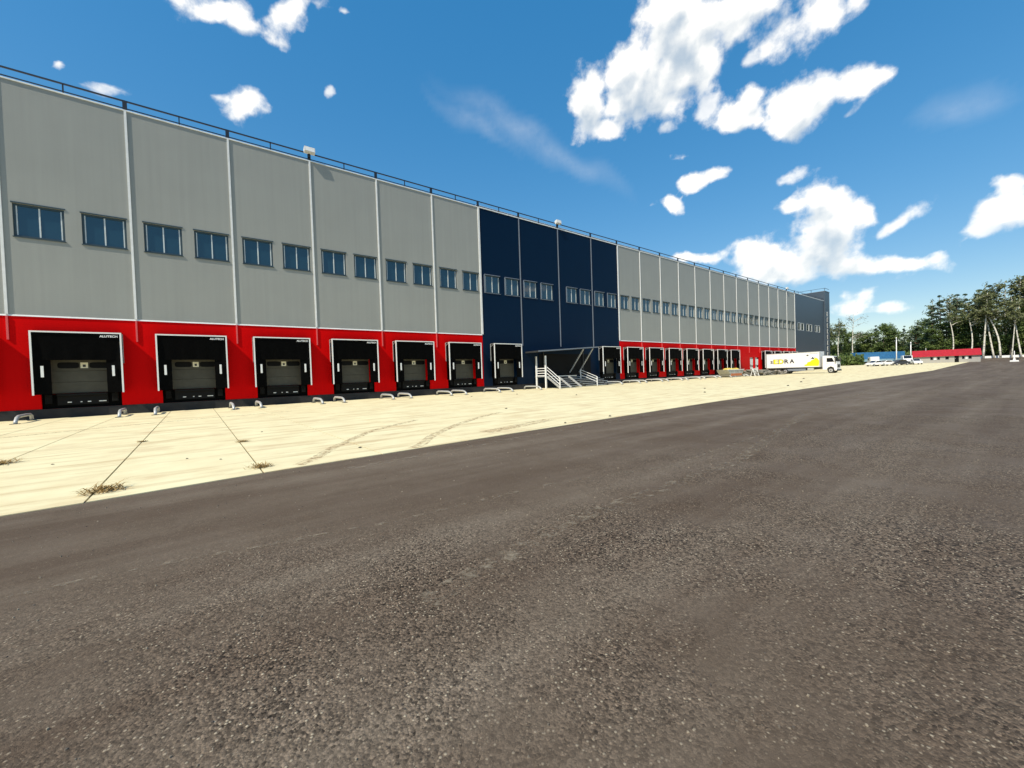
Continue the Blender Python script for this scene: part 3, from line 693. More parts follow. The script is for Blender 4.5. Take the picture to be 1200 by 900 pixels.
EB().box(ex1, ex2, Y0-.25, Y0+42, 0, 20.6).build('stair_tower', MAT['anthracite'], eb)
EB().box(ex0+.01, ex1-.01, Y0-.05, Y0+.3, 18.055, 18.16).build('coping', MAT['coping'], eb)
EB().box(ex1-.06, ex2+.06, Y0-.31, Y0+42.1, 20.604, 20.72).build('coping', MAT['trim_grey'], eb)
rl = EB().bar((ex0, Y0+.05, 18.62), (ex1-.05, Y0+.05, 18.62), .06)
for k in range(5): rl.box(ex0+.3+k*4.9, ex0+.38+k*4.9, Y0+.02, Y0+.1, 18.16, 18.6)
rl.build('guard_rail', MAT['rail'], eb)
rl = EB().bar((ex1+.1, Y0-.2, 21.4), (ex1+.1, Y0+41, 21.4), .07).bar((ex1+.1, Y0-.2, 21.4), (ex2-.1, Y0-.2, 21.4), .07)
for k in range(15): rl.box(ex1+.06, ex1+.14, Y0-.2+k*2.9, Y0-.12+k*2.9, 20.72, 21.4)
rl.build('guard_rail', MAT['rail'], eb)
for k in range(9):
    z = 2.2+k*1.5; fr = EB().box(131.1, 131.9, Y0-.30, Y0-.252, z, z+1.15).build('stair_window', MAT['trim_white'], eb)
    EB().box(131.18, 131.82, Y0-.31, Y0-.301, z+.08, z+1.07).build('pane', MAT['glass'], fr)

# ------------------------------------------------------------------ wheel guides in front of the docks
guide_me = None
def guide(x, label):
    global guide_me
    root = empty('wheel_guide', (x, 0, 0))
    if guide_me is None:
        P = [(.02, 29.55, .0), (.02, 29.62, .12), (.01, 29.85, .27), (0, 30.15, .33), (0, 31.3, .34), (0, 31.9, .33), (0, 32.1, .25), (0, 32.14, .0)]
        guide_me = (MB().tube(P, .075, 10).mesh('tube', MAT['galv'], True), MB().box(-.14, .16, 29.42, 29.7, .002, .02).mesh('base_plate', MAT['steel_dark']), MB().box(-.14, .14, 32.0, 32.28, .002, .02).mesh('base_plate', MAT['steel_dark']))
    for me, n in zip(guide_me, ('tube', 'base_plate', 'base_plate')): link(bpy.data.objects.new(n, me), root)
    tag(root, label, 'wheel guide', 'wheel guides in front of the docks')
for b in BAYS:
    if b[2] in DOCKS and b[2] < 17 and b[2] >= -1:
        c = dock_c(b)
        for s, side in ((-1, 'nearer'), (1, 'farther')):
            where = {6: 'first navy dock', 9: 'navy dock beside the stairs'}.get(b[2])
            if where is None:
                where = ('%s red dock before the navy section' % ORD[6-b[2]]) if b[2] < 6 else ('%s red dock past the navy section' % ORD[b[2]-9])
            guide(c+s*1.78, 'bent grey wheel guide, %s, at %s' % ('tree side' if s > 0 else 'side away from trees', where.replace('the navy', 'navy')))

# ------------------------------------------------------------------ canopy and steps in front of the navy wall
cn = empty('entrance_canopy', (32.5, Y0, 0)); tag(cn, 'flat dark canopy with raking struts over the steps on the navy wall', 'canopy')
class LB(MB):
    O = (32.5, Y0, 0)
    def build(self, name, mat, parent=None, smooth=False, bevel=0):
        self.v = [(x-self.O[0], y-self.O[1], z-self.O[2]) for x, y, z in self.v]; return MB.build(self, name, mat, parent, smooth, bevel)
def cz(x): return 3.80 + (x-27.7)*.062
mb = LB(); n0 = 0
mb.v = [(x, y, cz(x)+dz) for dz in (0, .16) for x, y in ((27.7, 30.9), (37.0, 30.9), (37.0, 32.99), (27.7, 32.99))]
mb.f = [(3,2,1,0), (4,5,6,7), (0,1,5,4), (1,2,6,5), (2,3,7,6), (3,0,4,7)]
mb.build('roof_slab', MAT['steel_dark'], cn)
LB().bar((27.7, 30.88, cz(27.7)+.09), (37.0, 30.88, cz(37)+.09), .05, .12).build('fascia', MAT['trim_grey'], cn)
for x in (34.6, 36.2): LB().bar((x, 31.0, cz(x)-.02), (x-.3, 32.95, 1.6), .11).build('strut', MAT['galv'], cn)
LB().box(29.6, 38.0, 32.95, 32.985, 1.31, 3.75).build('canopy_shade_panel', MAT['glazing_and_shade'], cn)  # flat dark sheet added on the wall to stand for the canopy's shade
for x in (30.2, 36.6): LB().bar((x, 32.9, 1.3), (x, 32.9, cz(x)), .1).build('post', MAT['steel_dark'], cn)

LB.O = (33.0, 31.0, 0)
st = empty('metal_staircase', (33.0, 31.0, 0)); tag(st, 'galvanised steel steps with open treads and rails below the dark canopy', 'staircase')
LB().box(28.9, 33.6, 31.2, 32.96, 1.22, 1.30).build('landing', MAT['galv'], st)
for x, y, t in ((28.95, 32.7, 3.45), (28.95, 31.25, 3.45)): LB().box(x-.07, x+.07, y-.07, y+.07, 0, t).build('post', MAT['white'], st)
for z in (1.36, 1.62, 1.88, 2.14): LB().bar((28.95, 31.3, z), (28.95, 32.6, z), .075).build('rail', MAT['white'], st)
for k in range(6):                                   # front flight, open treads
    z = 1.22-.2*(k+1)+.0; y = 31.15-.3*k; LB().box(29.2, 32.2, y-.28, y, z-.035, z).build('tread', MAT['galv'], st)
for x in (29.12, 30.7, 32.28):
    LB().bar((x, 31.2, 1.22), (x, 29.3, .05), .06, .2).build('stringer', MAT['galv'], st)
for x in (29.1,):
    for dz in (.35, .7, 1.0): LB().bar((x, 31.2, 1.25+dz), (x, 29.35, .05+dz), .05).build('rail', MAT['white'], st)
    LB().box(x-.04, x+.04, 29.3, 29.38, 0, 1.1).build('post', MAT['white'], st)
for k in range(6):                                   # broad flight towards the next dock
    z = 1.1-.19*k; LB().box(33.7+.12*k, 38.2+.25*k, 32.6-.36*k-.32, 32.6-.36*k, z-.05, z).build('tread', MAT['galv'], st)
for x in (33.7, 37.6):
    LB().bar((x, 32.6, 1.05), (x+.4, 30.4, .05), .06, .2).build('stringer', MAT['steel_dark'], st)
for dz in (.32, .62, .9): LB().bar((35.2, 32.1, 1.0+dz), (36.2, 30.5, .15+dz), .05).build('rail', MAT['white'], st)
LB().box(36.16, 36.24, 30.45, 30.53, 0, 1.06).build('post', MAT['white'], st)
LB().box(35.16, 35.24, 32.05, 32.13, .8, 1.92).build('post', MAT['white'], st)

# ------------------------------------------------------------------ skip, rubble
LB.O = (69.8, 30.6, 0)
MAT['skip'] = simple('skip_grey', (.42, .42, .38), .6, var=.3, scale=2); MAT['orange'] = simple('orange_band', (.55, .16, .05), .6, var=.2)
MAT['sacking'] = simple('yellow_sacks', (.62, .48, .10), .8, var=.3, scale=3, bump=.5, bscale=6)
sk = empty('waste_skip', (69.8, 30.6, 0)); tag(sk, 'grey waste skip with orange band, heaped with yellow sacks beside the last docks', 'skip')
for y0, y1 in ((29.7, 29.76), (31.44, 31.5)): LB().prism([(67.0, 1.25), (68.3, .05), (71.8, .05), (72.9, 1.25)], 'y', y0, y1).build('side', MAT['skip'], sk)
LB().prism([(67.0, 1.25), (67.06, 1.25), (68.36, .05), (68.3, .05)], 'y', 29.76, 31.44).build('end', MAT['skip'], sk)
LB().prism([(72.9, 1.25), (72.84, 1.25), (71.74, .05), (71.8, .05)], 'y', 29.76, 31.44).build('end', MAT['skip'], sk)
LB().box(68.36, 71.74, 29.76, 31.44, .05, .1).build('floor', MAT['skip'], sk)
LB().box(66.95, 72.95, 29.64, 29.7, 1.17, 1.27).build('rim', MAT['trim_white'], sk)
LB().box(68.05, 72.05, 29.66, 29.698, .22, .6).build('band', MAT['orange'], sk)
import bmesh
def blob(name, mat, loc, sc, seed, amp=.25, sub=3, parent=None, freq=1.6):
    random.seed(seed); bm = bmesh.new(); bmesh.ops.create_icosphere(bm, subdivisions=sub, radius=1)
    from mathutils import noise
    for v in bm.verts: v.co *= 1+amp*noise.fractal(v.co*freq+Vector((seed*3.1, 0, 0)), 1.0, 2.0, 4)
    for v in bm.verts: v.co = Vector((v.co.x*sc[0], v.co.y*sc[1], max(v.co.z, -.12)*sc[2]))
    me = bpy.data.meshes.new(name); bm.to_mesh(me); bm.free(); me.materials.append(mat)
    o = bpy.data.objects.new(name, me); o.location = loc; link(o, parent); return o
for k, (x, s) in enumerate(((68.6, .75), (69.7, .9), (70.9, .85), (71.8, .6))):
    o = blob('yellow_sack', MAT['sacking'], (x, 30.6, .88), (s, .7, .62), k+1, .2)
    tag(o, 'bulging yellow sack lying in the grey waste skip', 'sack', 'sacks in the skip')
MAT['rubble'] = simple('rubble', (.24, .215, .17), .95, var=.5, scale=4, bump=.9, bscale=5)
o = blob('rubble_heap', MAT['rubble'], (79.6, 30.0, .06), (4.6, 1.7, .95), 7, .45, 5, None, 2.6)
tag(o, 'low grey-brown rubble heap between the skip and the box truck', 'rubble heap')
o = blob('rubble_heap', MAT['rubble'], (85.4, 29.6, .05), (3.0, 1.5, .7), 9, .5, 5, None, 3.0)
tag(o, 'smaller grey-brown rubble heap against the rear of the box truck', 'rubble heap')
ba = empty('site_barrier', (75.2, 28.9, 0)); tag(ba, 'white trestle barrier standing in front of the rubble heap', 'barrier')
LB.O = (75.2, 28.9, 0)
for dy in (-.35, .35): LB().bar((74.4, 28.9+dy, 0), (74.4, 28.9, 1.25), .08).build('leg', MAT['white'], ba)
for dy in (-.35, .35): LB().bar((76.0, 28.9+dy, 0), (76.0, 28.9, 1.25), .08).build('leg', MAT['white'], ba)
LB().bar((74.2, 28.9, 1.2), (76.3, 28.9, 1.2), .06, .2).build('rail', MAT['white'], ba)
LB().bar((74.3, 28.85, 1.1), (76.2, 28.85, .25), .06, .12).build('brace', MAT['white'], ba)

# ------------------------------------------------------------------ trucks
def wheel(parent, x, y, r, w, z0=0):
    t = MB(); k = 20
    t.prism([(y+r*math.cos(2*math.pi*i/k), z0+r+r*math.sin(2*math.pi*i/k)) for i in range(k)], 'x', x-w/2, x+w/2)
    o = t.build('wheel', MAT['tyre'], parent, bevel=.03)
    MB().prism([(y+r*.58*math.cos(2*math.pi*i/k), z0+r+r*.58*math.sin(2*math.pi*i/k)) for i in range(k)], 'x', x-w/2-.02, x+w/2+.02).build('rim', MAT['rim'], o)
    MB().prism([(y+r*.2*math.cos(2*math.pi*i/k), z0+r+r*.2*math.sin(2*math.pi*i/k)) for i in range(k)], 'x', x-w/2-.06, x+w/2+.06).build('hub', MAT['chassis'], o)
    return o
def make_truck(decor, cabcol, L_box=9.0):
    """rigid box truck, origin on the ground at its tail, nose towards -y, centred on x"""
    t = empty('box_truck'); W = 1.27
    box = MB().box(-W, W, -L_box, 0, 1.16, 3.98).build('cargo_box', MAT['truck_white'], t, bevel=.03)
    m = MB()
    for x in (-W, W):
        for y in (-.06, -L_box+.06): m.box(x-.02, x+.02, y-.06, y+.06, 1.14, 4.0)
        for z in (1.2, 3.94): m.box(x-.018, x+.018, -L_box+.12, -.12, z-.05, z+.05)
    m.build('edge_trim', MAT['galv'], box)
    ch = MB()
    for x in (-.45, .45): ch.box(x-.09, x+.09, -L_box-2.0, -.2, .75, 1.14)
    ch.build('chassis', MAT['chassis'], t)
    for x in (-W+.04, W-.04): MB().box(x-.025, x+.025, -L_box+2.2, -3.6, .55, .95).build('side_guard', MAT['trim_grey'], t)
    MB().box(-W+.1, -W+.6, -L_box+1.0, -L_box+2.0, .55, 1.1).build('fuel_tank', MAT['galv'], t, bevel=.08)
    for y in (-2.2, -3.3):
        for x in (-1.05, 1.05): wheel(t, x, y, .5, .42)
    yc = -L_box-.35                                  # cab
    prof = [(yc, .62), (yc, 3.05), (yc-.35, 3.15), (yc-1.55, 3.02), (yc-1.98, 2.05), (yc-2.06, 1.5), (yc-2.06, .45), (yc-1.75, .42), (yc-1.62, .98), (yc-1.2, 1.2), (yc-.75, .98), (yc-.62, .62)]
    cab = MB().prism(prof, 'x', -1.22, 1.22).build('cab', cabcol, t, bevel=.05); fix_normals(cab)
    for s in (-1, 1):
        MB().prism([(yc-.62, 2.0), (yc-.62, 2.72), (yc-1.42, 2.72), (yc-1.72, 2.0)], 'x', s*1.222-.008, s*1.222+.008).build('side_window', MAT['glass_dark'], cab)
        MB().box(s*1.226-.01, s*1.226+.01, yc-.75, yc-.6, 1.72, 1.78).build('handle', MAT['chassis'], cab)
        a = MB().bar((s*1.2, yc-1.75, 2.75), (s*1.5, yc-1.95, 2.75), .05); a.box(s*1.5-.05, s*1.5+.05, yc-2.02, yc-1.84, 2.0, 2.8); a.build('mirror', MAT['chassis'], cab)
        MB().box(min(s*.7, s*1.1), max(s*.7, s*1.1), yc-2.09, yc-2.055, .72, .95).build('headlight', MAT['trim_white'], cab)
    MB().prism([(yc-1.60, 2.93), (yc-1.615, 2.94), (yc-2.0, 2.09), (yc-1.985, 2.08)], 'x', -1.1, 1.1).build('windscreen', MAT['glass_dark'], cab)
    MB().box(-.75, .75, yc-2.085, yc-2.06, 1.0, 1.55).build('grille', MAT['chassis'], cab)
    MB().box(-1.22, 1.22, yc-2.2, yc-2.065, .38, .66).build('bumper', MAT['chassis'], cab, bevel=.03)
    for x in (-1.0, 1.0): wheel(t, x, yc-1.2, .5, .34)
    if decor:
        X = -W-.006
        # lettering on the side that faces the yard
        parts = [('S', MAT['print_black'], -.75, .42), ('E', MAT['yellow'], -1.32, .72), ('D', MAT['yellow'], -2.22, .76), ('R', MAT['print_black'], -3.15, .74), ('A', MAT['print_black'], -4.0, .82)]
        for ch_, mt_, y, w in parts:
            me = text_mesh(ch_, 1.05 if ch_ != 'S' else .78, mt_, width=w, depth=.006)
            o = bpy.data.objects.new('lettering', me); link(o, box); o.location = (X, y, 2.05); o.rotation_euler = (R(90), 0, R(-90))
            if mt_ is MAT['yellow']:
                me2 = text_mesh(ch_, 1.20, MAT['print_black'], width=w+.16, depth=.003); o2 = bpy.data.objects.new('lettering', me2); link(o2, box)
                o2.location = (X+.002, y+.08, 1.99); o2.rotation_euler = (R(90), 0, R(-90))
        pat = [(-6.5, 1.4), (-8.6, 1.35), (-8.75, 2.2), (-8.4, 2.75), (-8.1, 2.9), (-7.85, 2.55), (-7.5, 2.45), (-7.3, 2.2), (-6.9, 2.1), (-6.75, 1.75), (-6.35, 1.62)]
        MB().prism(pat, 'x', X-.003, X+.004).build('yellow_patch', MAT['yellow'], box)
        bird = [(0, 0), (-.25, .12), (-.45, .42), (-.6, .18), (-.95, .22), (-.7, .02), (-.55, -.2), (-.4, -.02)]
        for by, bz, k in ((-7.3, 2.72, .85), (-6.6, 3.30, .62)):
            MB().prism([(by+p*k, bz+q*k) for p, q in bird], 'x', X-.005, X+.004).build('bird_emblem', MAT['print_black'], box)
        MB().box(X-.003, X+.004, -8.5, -7.3, 3.62, 3.67).build('thin_line', MAT['print_black'], box)
    return t
t = make_truck(True, MAT['truck_white'], 8.8); t.location = (90.8, 32.3, 0)
tag(t, 'white box truck with yellow patch and dark lettering, backed to a dock', 'truck')

# ------------------------------------------------------------------ things at the far side of the yard
def polar(az, dist): return dist*math.sin(R(az)), dist*math.cos(R(az))
def paint(name, col): return simple(name, col, .3, var=.04, scale=1)
def make_car(name, mat, van=False):
    """origin on the ground, length along x"""
    t = empty(name); W = .86
    if van:
        low = [(-2.4, .35), (-2.45, 1.0), (-2.42, 2.3), (-2.2, 2.45), (1.1, 2.45), (1.75, 1.55), (2.35, 1.25), (2.45, .8), (2.42, .35)]
        b = MB().prism(low, 'y', -W-.1, W+.1).build('body', mat, t, bevel=.06)
        for s in (-1, 1): MB().prism([(-.1, 1.5), (-.1, 2.1), (.95, 2.1), (1.4, 1.5)], 'y', s*(W+.1)-.006, s*(W+.1)+.006).build('side_window', MAT['glass_dark'], b)
        MB().prism([(1.16, 2.38), (1.18, 2.40), (1.72, 1.62), (1.70, 1.60)], 'y', -.8, .8).build('windscreen', MAT['glass_dark'], b)
        ax, r = (-1.5, 1.6), .34
    else:
        low = [(-2.1, .3), (-2.15, .72), (-2.0, .92), (-1.35, .98), (1.0, .92), (1.9, .80), (2.1, .62), (2.1, .3)]
        b = MB().prism(low, 'y', -W, W).build('body', mat, t, bevel=.06)
        MB().prism([(-1.6, .95), (-1.05, 1.40), (.25, 1.45), (1.05, .93)], 'y', -W+.1, W-.1).build('cabin', mat, b, bevel=.05)
        for s in (-1, 1): MB().prism([(-1.35, .99), (-.95, 1.33), (.2, 1.37), (.82, .97)], 'y', s*(W-.1)-.008, s*(W-.1)+.008).build('side_window', MAT['glass_dark'], b)
        MB().prism([(.29, 1.42), (.31, 1.43), (1.02, .97), (1.0, .96)], 'y', -.66, .66).build('windscreen', MAT['glass_dark'], b)
        ax, r = (-1.3, 1.3), .31
    for x in ax:
        for s in (-1, 1):
            k = 16; w = MB().prism([(x+r*math.cos(2*math.pi*i/k), r+r*math.sin(2*math.pi*i/k)) for i in range(k)], 'y', s*(W-.08)-.1, s*(W-.08)+.1).build('wheel', MAT['tyre'], t)
            MB().prism([(x+r*.6*math.cos(2*math.pi*i/k), r+r*.6*math.sin(2*math.pi*i/k)) for i in range(k)], 'y', s*(W-.08)-.11, s*(W-.08)+.11).build('rim', MAT['rim'], w)
    x1 = low[-1][0]
    for s in (-1, 1): MB().box(x1-.04, x1+.03, s*.6-.16, s*.6+.16, .55, .7).build('headlight', MAT['trim_white'], b)
    return t
WHITE, DARK = paint('car_white', (.78, .78, .76)), paint('car_dark', (.03, .035, .045))
def put(o, az, d, rz, label, cat, dz=0, group=None):
    x, y = polar(az, d); o.location = (x, y, ground_z(x)+dz+.004); o.rotation_euler = (0, 0, R(rz)); tag(o, label, cat, group)
put(make_car('parked_car', WHITE), 79.9, 146, 150, 'white parked car in front of the blue trailer, nearest to the lettered truck', 'car', group='parked cars')
put(make_car('parked_car', WHITE), 80.7, 147, 145, 'white parked car between another white car and the dark car', 'car', group='parked cars')
put(make_car('parked_car', DARK), 81.75, 149, 140, 'dark parked car in front of the white van', 'car', group='parked cars')
put(make_car('parked_car', WHITE), 82.95, 152, 200, 'white parked car at the end of the red-roofed building', 'car', group='parked cars')
put(make_car('white_van', WHITE, True), 82.3, 158, 195, 'tall white van behind the dark car', 'van')
put(make_car('white_van', WHITE, True), 79.75, 158, 20, 'white van parked close to the blue trailer', 'van')
# blue curtain-sided trailer
tr = empty('blue_trailer'); BLUE = simple('blue_tarp', (.03, .15, .34), .5, var=.25, scale=2, bump=.4, bscale=3); LBLUE = simple('pale_blue', (.22, .36, .45), .5, var=.2)
MB().box(-8, 8, -1.25, 1.25, 1.5, 3.75).build('curtain', BLUE, tr, bevel=.05)
MB().box(-8, 8, -1.27, 1.27, .75, 1.49).build('lower_side', LBLUE, tr)
for x in (-6.0, -4.7, 3.5, 4.8):
    for s in (-1, 1):
        k = 14; MB().prism([(x+.5*math.cos(2*math.pi*i/k), .5+.5*math.sin(2*math.pi*i/k)) for i in range(k)], 'y', s*1.0-.2, s*1.0+.2).build('wheel', MAT['tyre'], tr)
for x in (-2, 1.5): MB().box(x-.08, x+.08, -1.1, -1.0, 0, .8).build('support_leg', MAT['trim_white'], tr)
put(tr, 80.1, 180, -37, 'long blue trailer with pale lower sides standing before the trees', 'trailer')
# low red-roofed building
rb = empty('low_building', (164.4, 14.4, .98), R(-83)); tag(rb, 'low grey building with red metal roof at the edge of the yard', 'building')
MAT['rb_wall'] = cladding('pale_grey_wall', (.34, .33, .30)); MAT['rb_roof'] = simple('red_roof', (.40, .012, .018), .55, var=.2, scale=2)
hl = 6.35
wins = [(-3.0, -2.45), (-2.35, -1.75), (-1.65, -1.1), (-.1, .6), (3.0, 3.5), (3.6, 4.1), (4.2, 4.8)]; door = (1.65, 2.45)
mb = MB(); xs = sorted([-hl, hl]+[v for q in wins for v in q]+list(door)); zs = [-.3, .02, .85, 1.7, 1.85, 2.0]
for a, b in zip(xs, xs[1:]):
    for c, d in zip(zs, zs[1:]):
        if (a, b) in wins and c == .85: continue
        if (a, b) == door and c in (.02, .85, 1.7): continue
        mb.poly([(a, 0, c), (b, 0, c), (b, 0, d), (a, 0, d)])
mb.poly([(-hl, 3.4, -.3), (-hl, 0, -.3), (-hl, 0, 2.0), (-hl, 3.4, 3.4)]); mb.poly([(hl, 0, -.3), (hl, 3.4, -.3), (hl, 3.4, 3.4), (hl, 0, 2.0)]); mb.poly([(hl, 3.4, -.3), (-hl, 3.4, -.3), (-hl, 3.4, 3.5), (hl, 3.4, 3.5)])
mb.build('wall', MAT['rb_wall'], rb)
for k, (a, b) in enumerate(wins):
    f = MB()
    for c, d, e, g_ in ((a, b, .85, .9), (a, b, 1.65, 1.7), (a, a+.04, .9, 1.65), (b-.04, b, .9, 1.65)): f.box(c, d, -.02, .08, e, g_)
    f = f.build('window', MAT['trim_grey'], rb); MB().box(a+.04, b-.04, .02, .04, .9, 1.65).build('pane', MAT['trim_white'] if k in (1, 5) else MAT['glazing_and_shade'], f)
dd = MB().box(door[0], door[1], .06, .1, .02, 1.84).build('door', MAT['glazing_and_shade'], rb); MB().box(door[0]+.15, door[0]+.2, .02, .06, 1.0, 1.2).build('handle', MAT['galv'], dd)
MB().prism([(-.45, 1.80), (-.45, 1.92), (2.4, 3.65), (3.6, 3.62), (3.6, 3.45)], 'x', -hl-.3, hl+.2).build('roof', MAT['rb_roof'], rb)
rbs = MB()
for k in range(27): rbs.bar((-hl-.2+k*.49, -.45, 1.94), (-hl-.2+k*.49, 2.4, 3.67), .05)
rbs.build('roof_seams', MAT['rb_roof'], rb)['kind'] = 'stuff'
MB().box(-3.9, -3.75, 2.5, 2.65, 3.5, 4.4).build('flue', MAT['galv'], rb)
# poles, barrier post, kerb wall, small shed at the tree line
def pole(az, d, h, r, label, cat='pole'):
    x, y = polar(az, d); t = empty('utility_pole', (x, y, ground_z(x)))
    MB().tube([(0, 0, -.2), (0, 0, h*.5), (0, 0, h)], [r, r*.9, r*.75], 10).build('shaft', MAT['trim_white'], t, True)
    MB().box(-.7, .7, -.06, .06, h-.5, h-.36).build('crossarm', MAT['trim_grey'], t)
    for s in (-.55, .55): MB().box(s-.05, s+.05, -.05, .05, h-.36, h-.16).build('insulator', MAT['white'], t)
    tag(t, label, cat)
pole(81.55, 176, 8.2, .14, 'taller pale pole rising behind the blue trailer')
pole(82.6, 172, 6.4, .14, 'shorter pale pole rising beside the white van')
x, y = polar(89.15, 150); bp_ = empty('barrier_post', (x, y, ground_z(x))); bp_.scale = (.55, .55, .75); tag(bp_, 'white post on a pale concrete block with dark wheels, on the asphalt', 'post')
MB().prism([(-1.25, 0), (1.25, 0), (1.15, .45), (-1.15, .45)], 'x', -.4, .4).build('block', MAT['trim_white'], bp_)
for s in (-.85, .85): MB().prism([(s+.36*math.cos(i*.3927), .75+.36*math.sin(i*.3927)) for i in range(16)], 'x', -.15, .15).build('wheel', MAT['tyre'], bp_)
MB().prism([(-.4, .45), (.4, .45), (.15, 1.5), (-.15, 1.5)], 'x', -.3, .3).build('foot', MAT['trim_white'], bp_)
MB().box(-.13, .13, -.13, .13, 1.5, 3.3).build('shaft', MAT['trim_white'], bp_)
kw = MB().box(200.6, 201.1, -60, 10.5, 1.8, 2.6).build('kerb_wall', MAT['trim_white']); tag(kw, 'long low white kerb wall closing the asphalt below the trees', 'wall')
sh = empty('small_shed', (212, 5.5, 2.0)); tag(sh, 'small white shed half hidden among the trees', 'shed')
MB().box(-2, 2, -2.0, 2.0, 0, 2.6).build('wall', MAT['trim_white'], sh); MB().prism([(-2.3, 2.62), (2.3, 2.62), (0, 3.4)], 'x', -2.2, 2.2).build('roof', MAT['trim_grey'], sh)
MB().box(-2.03, -2.0, -.5, .5, 0, 2.0).build('door', MAT['trim_grey'], sh)

# ------------------------------------------------------------------ trees
def leafmat(name, c0, c1):
    m, N, L, b = nodemat(name); geo = N.new('ShaderNodeNewGeometry'); cr = N.new('ShaderNodeValToRGB')
    cr.color_ramp.elements[0].color = (*c0, 1); cr.color_ramp.elements[1].color = (*c1, 1)
    n = N.new('ShaderNodeTexNoise'); n.inputs['Scale'].default_value = .35; n.inputs['Detail'].default_value = 3; L.new(geo.outputs['Position'], n.inputs['Vector'])
    ad = N.new('ShaderNodeMath'); ad.operation = 'MULTIPLY_ADD'; L.new(geo.outputs['Random Per Island'], ad.inputs[0]); ad.inputs[1].default_value = .45; 
    s2 = N.new('ShaderNodeMath'); s2.operation = 'MULTIPLY_ADD'; L.new(n.outputs['Fac'], s2.inputs[0]); s2.inputs[1].default_value = 1.6; s2.inputs[2].default_value = -.55
    L.new(s2.outputs[0], ad.inputs[2]); L.new(ad.outputs[0], cr.inputs[0]); L.new(cr.outputs[0], b.inputs['Base Color'])
    b.inputs['Roughness'].default_value = .55; b.inputs['Specular IOR Level'].default_value = .3
    tl = N.new('ShaderNodeBsdfTranslucent'); L.new(cr.outputs[0], tl.inputs['Color']); ms = N.new('ShaderNodeMixShader'); ms.inputs[0].default_value = .35
    L.new(b.outputs[0], ms.inputs[1]); L.new(tl.outputs[0], ms.inputs[2]); L.new(ms.outputs[0], N['Material Output'].inputs['Surface']); return m
LM = {'birch': leafmat('birch_leaf', (.08, .095, .035), (.27, .29, .13)), 'pine': leafmat('pine_needle', (.03, .058, .038), (.14, .20, .11)),
      'broad': leafmat('broad_leaf', (.04, .08, .02), (.21, .27, .075)), 'dry': leafmat('dry_leaf', (.10, .085, .05), (.24, .20, .14))}
def barkmat(name, c, d):
    m, N, L, b = nodemat(name); geo = N.new('ShaderNodeNewGeometry'); mp = N.new('ShaderNodeMapping'); mp.inputs['Scale'].default_value = (1, 1, 2.2); L.new(geo.outputs['Position'], mp.inputs['Vector'])
    n = N.new('ShaderNodeTexNoise'); n.inputs['Scale'].default_value = 1.6; n.inputs['Detail'].default_value = 5; L.new(mp.outputs[0], n.inputs['Vector'])
    cr = N.new('ShaderNodeValToRGB'); cr.color_ramp.elements[0].color = (*d, 1); cr.color_ramp.elements[1].color = (*c, 1)
    cr.color_ramp.elements[0].position = .34; cr.color_ramp.elements[1].position = .46
    L.new(n.outputs['Fac'], cr.inputs[0]); L.new(cr.outputs[0], b.inputs['Base Color']); b.inputs['Roughness'].default_value = .85; return m
BARK = {'birch': barkmat('birch_bark', (.66, .62, .53), (.10, .09, .07)), 'pine': barkmat('pine_bark', (.20, .12, .07), (.09, .06, .04)), 'broad': barkmat('broad_bark', (.10, .08, .06), (.05, .04, .03))}
BARK['dry'] = BARK['birch']
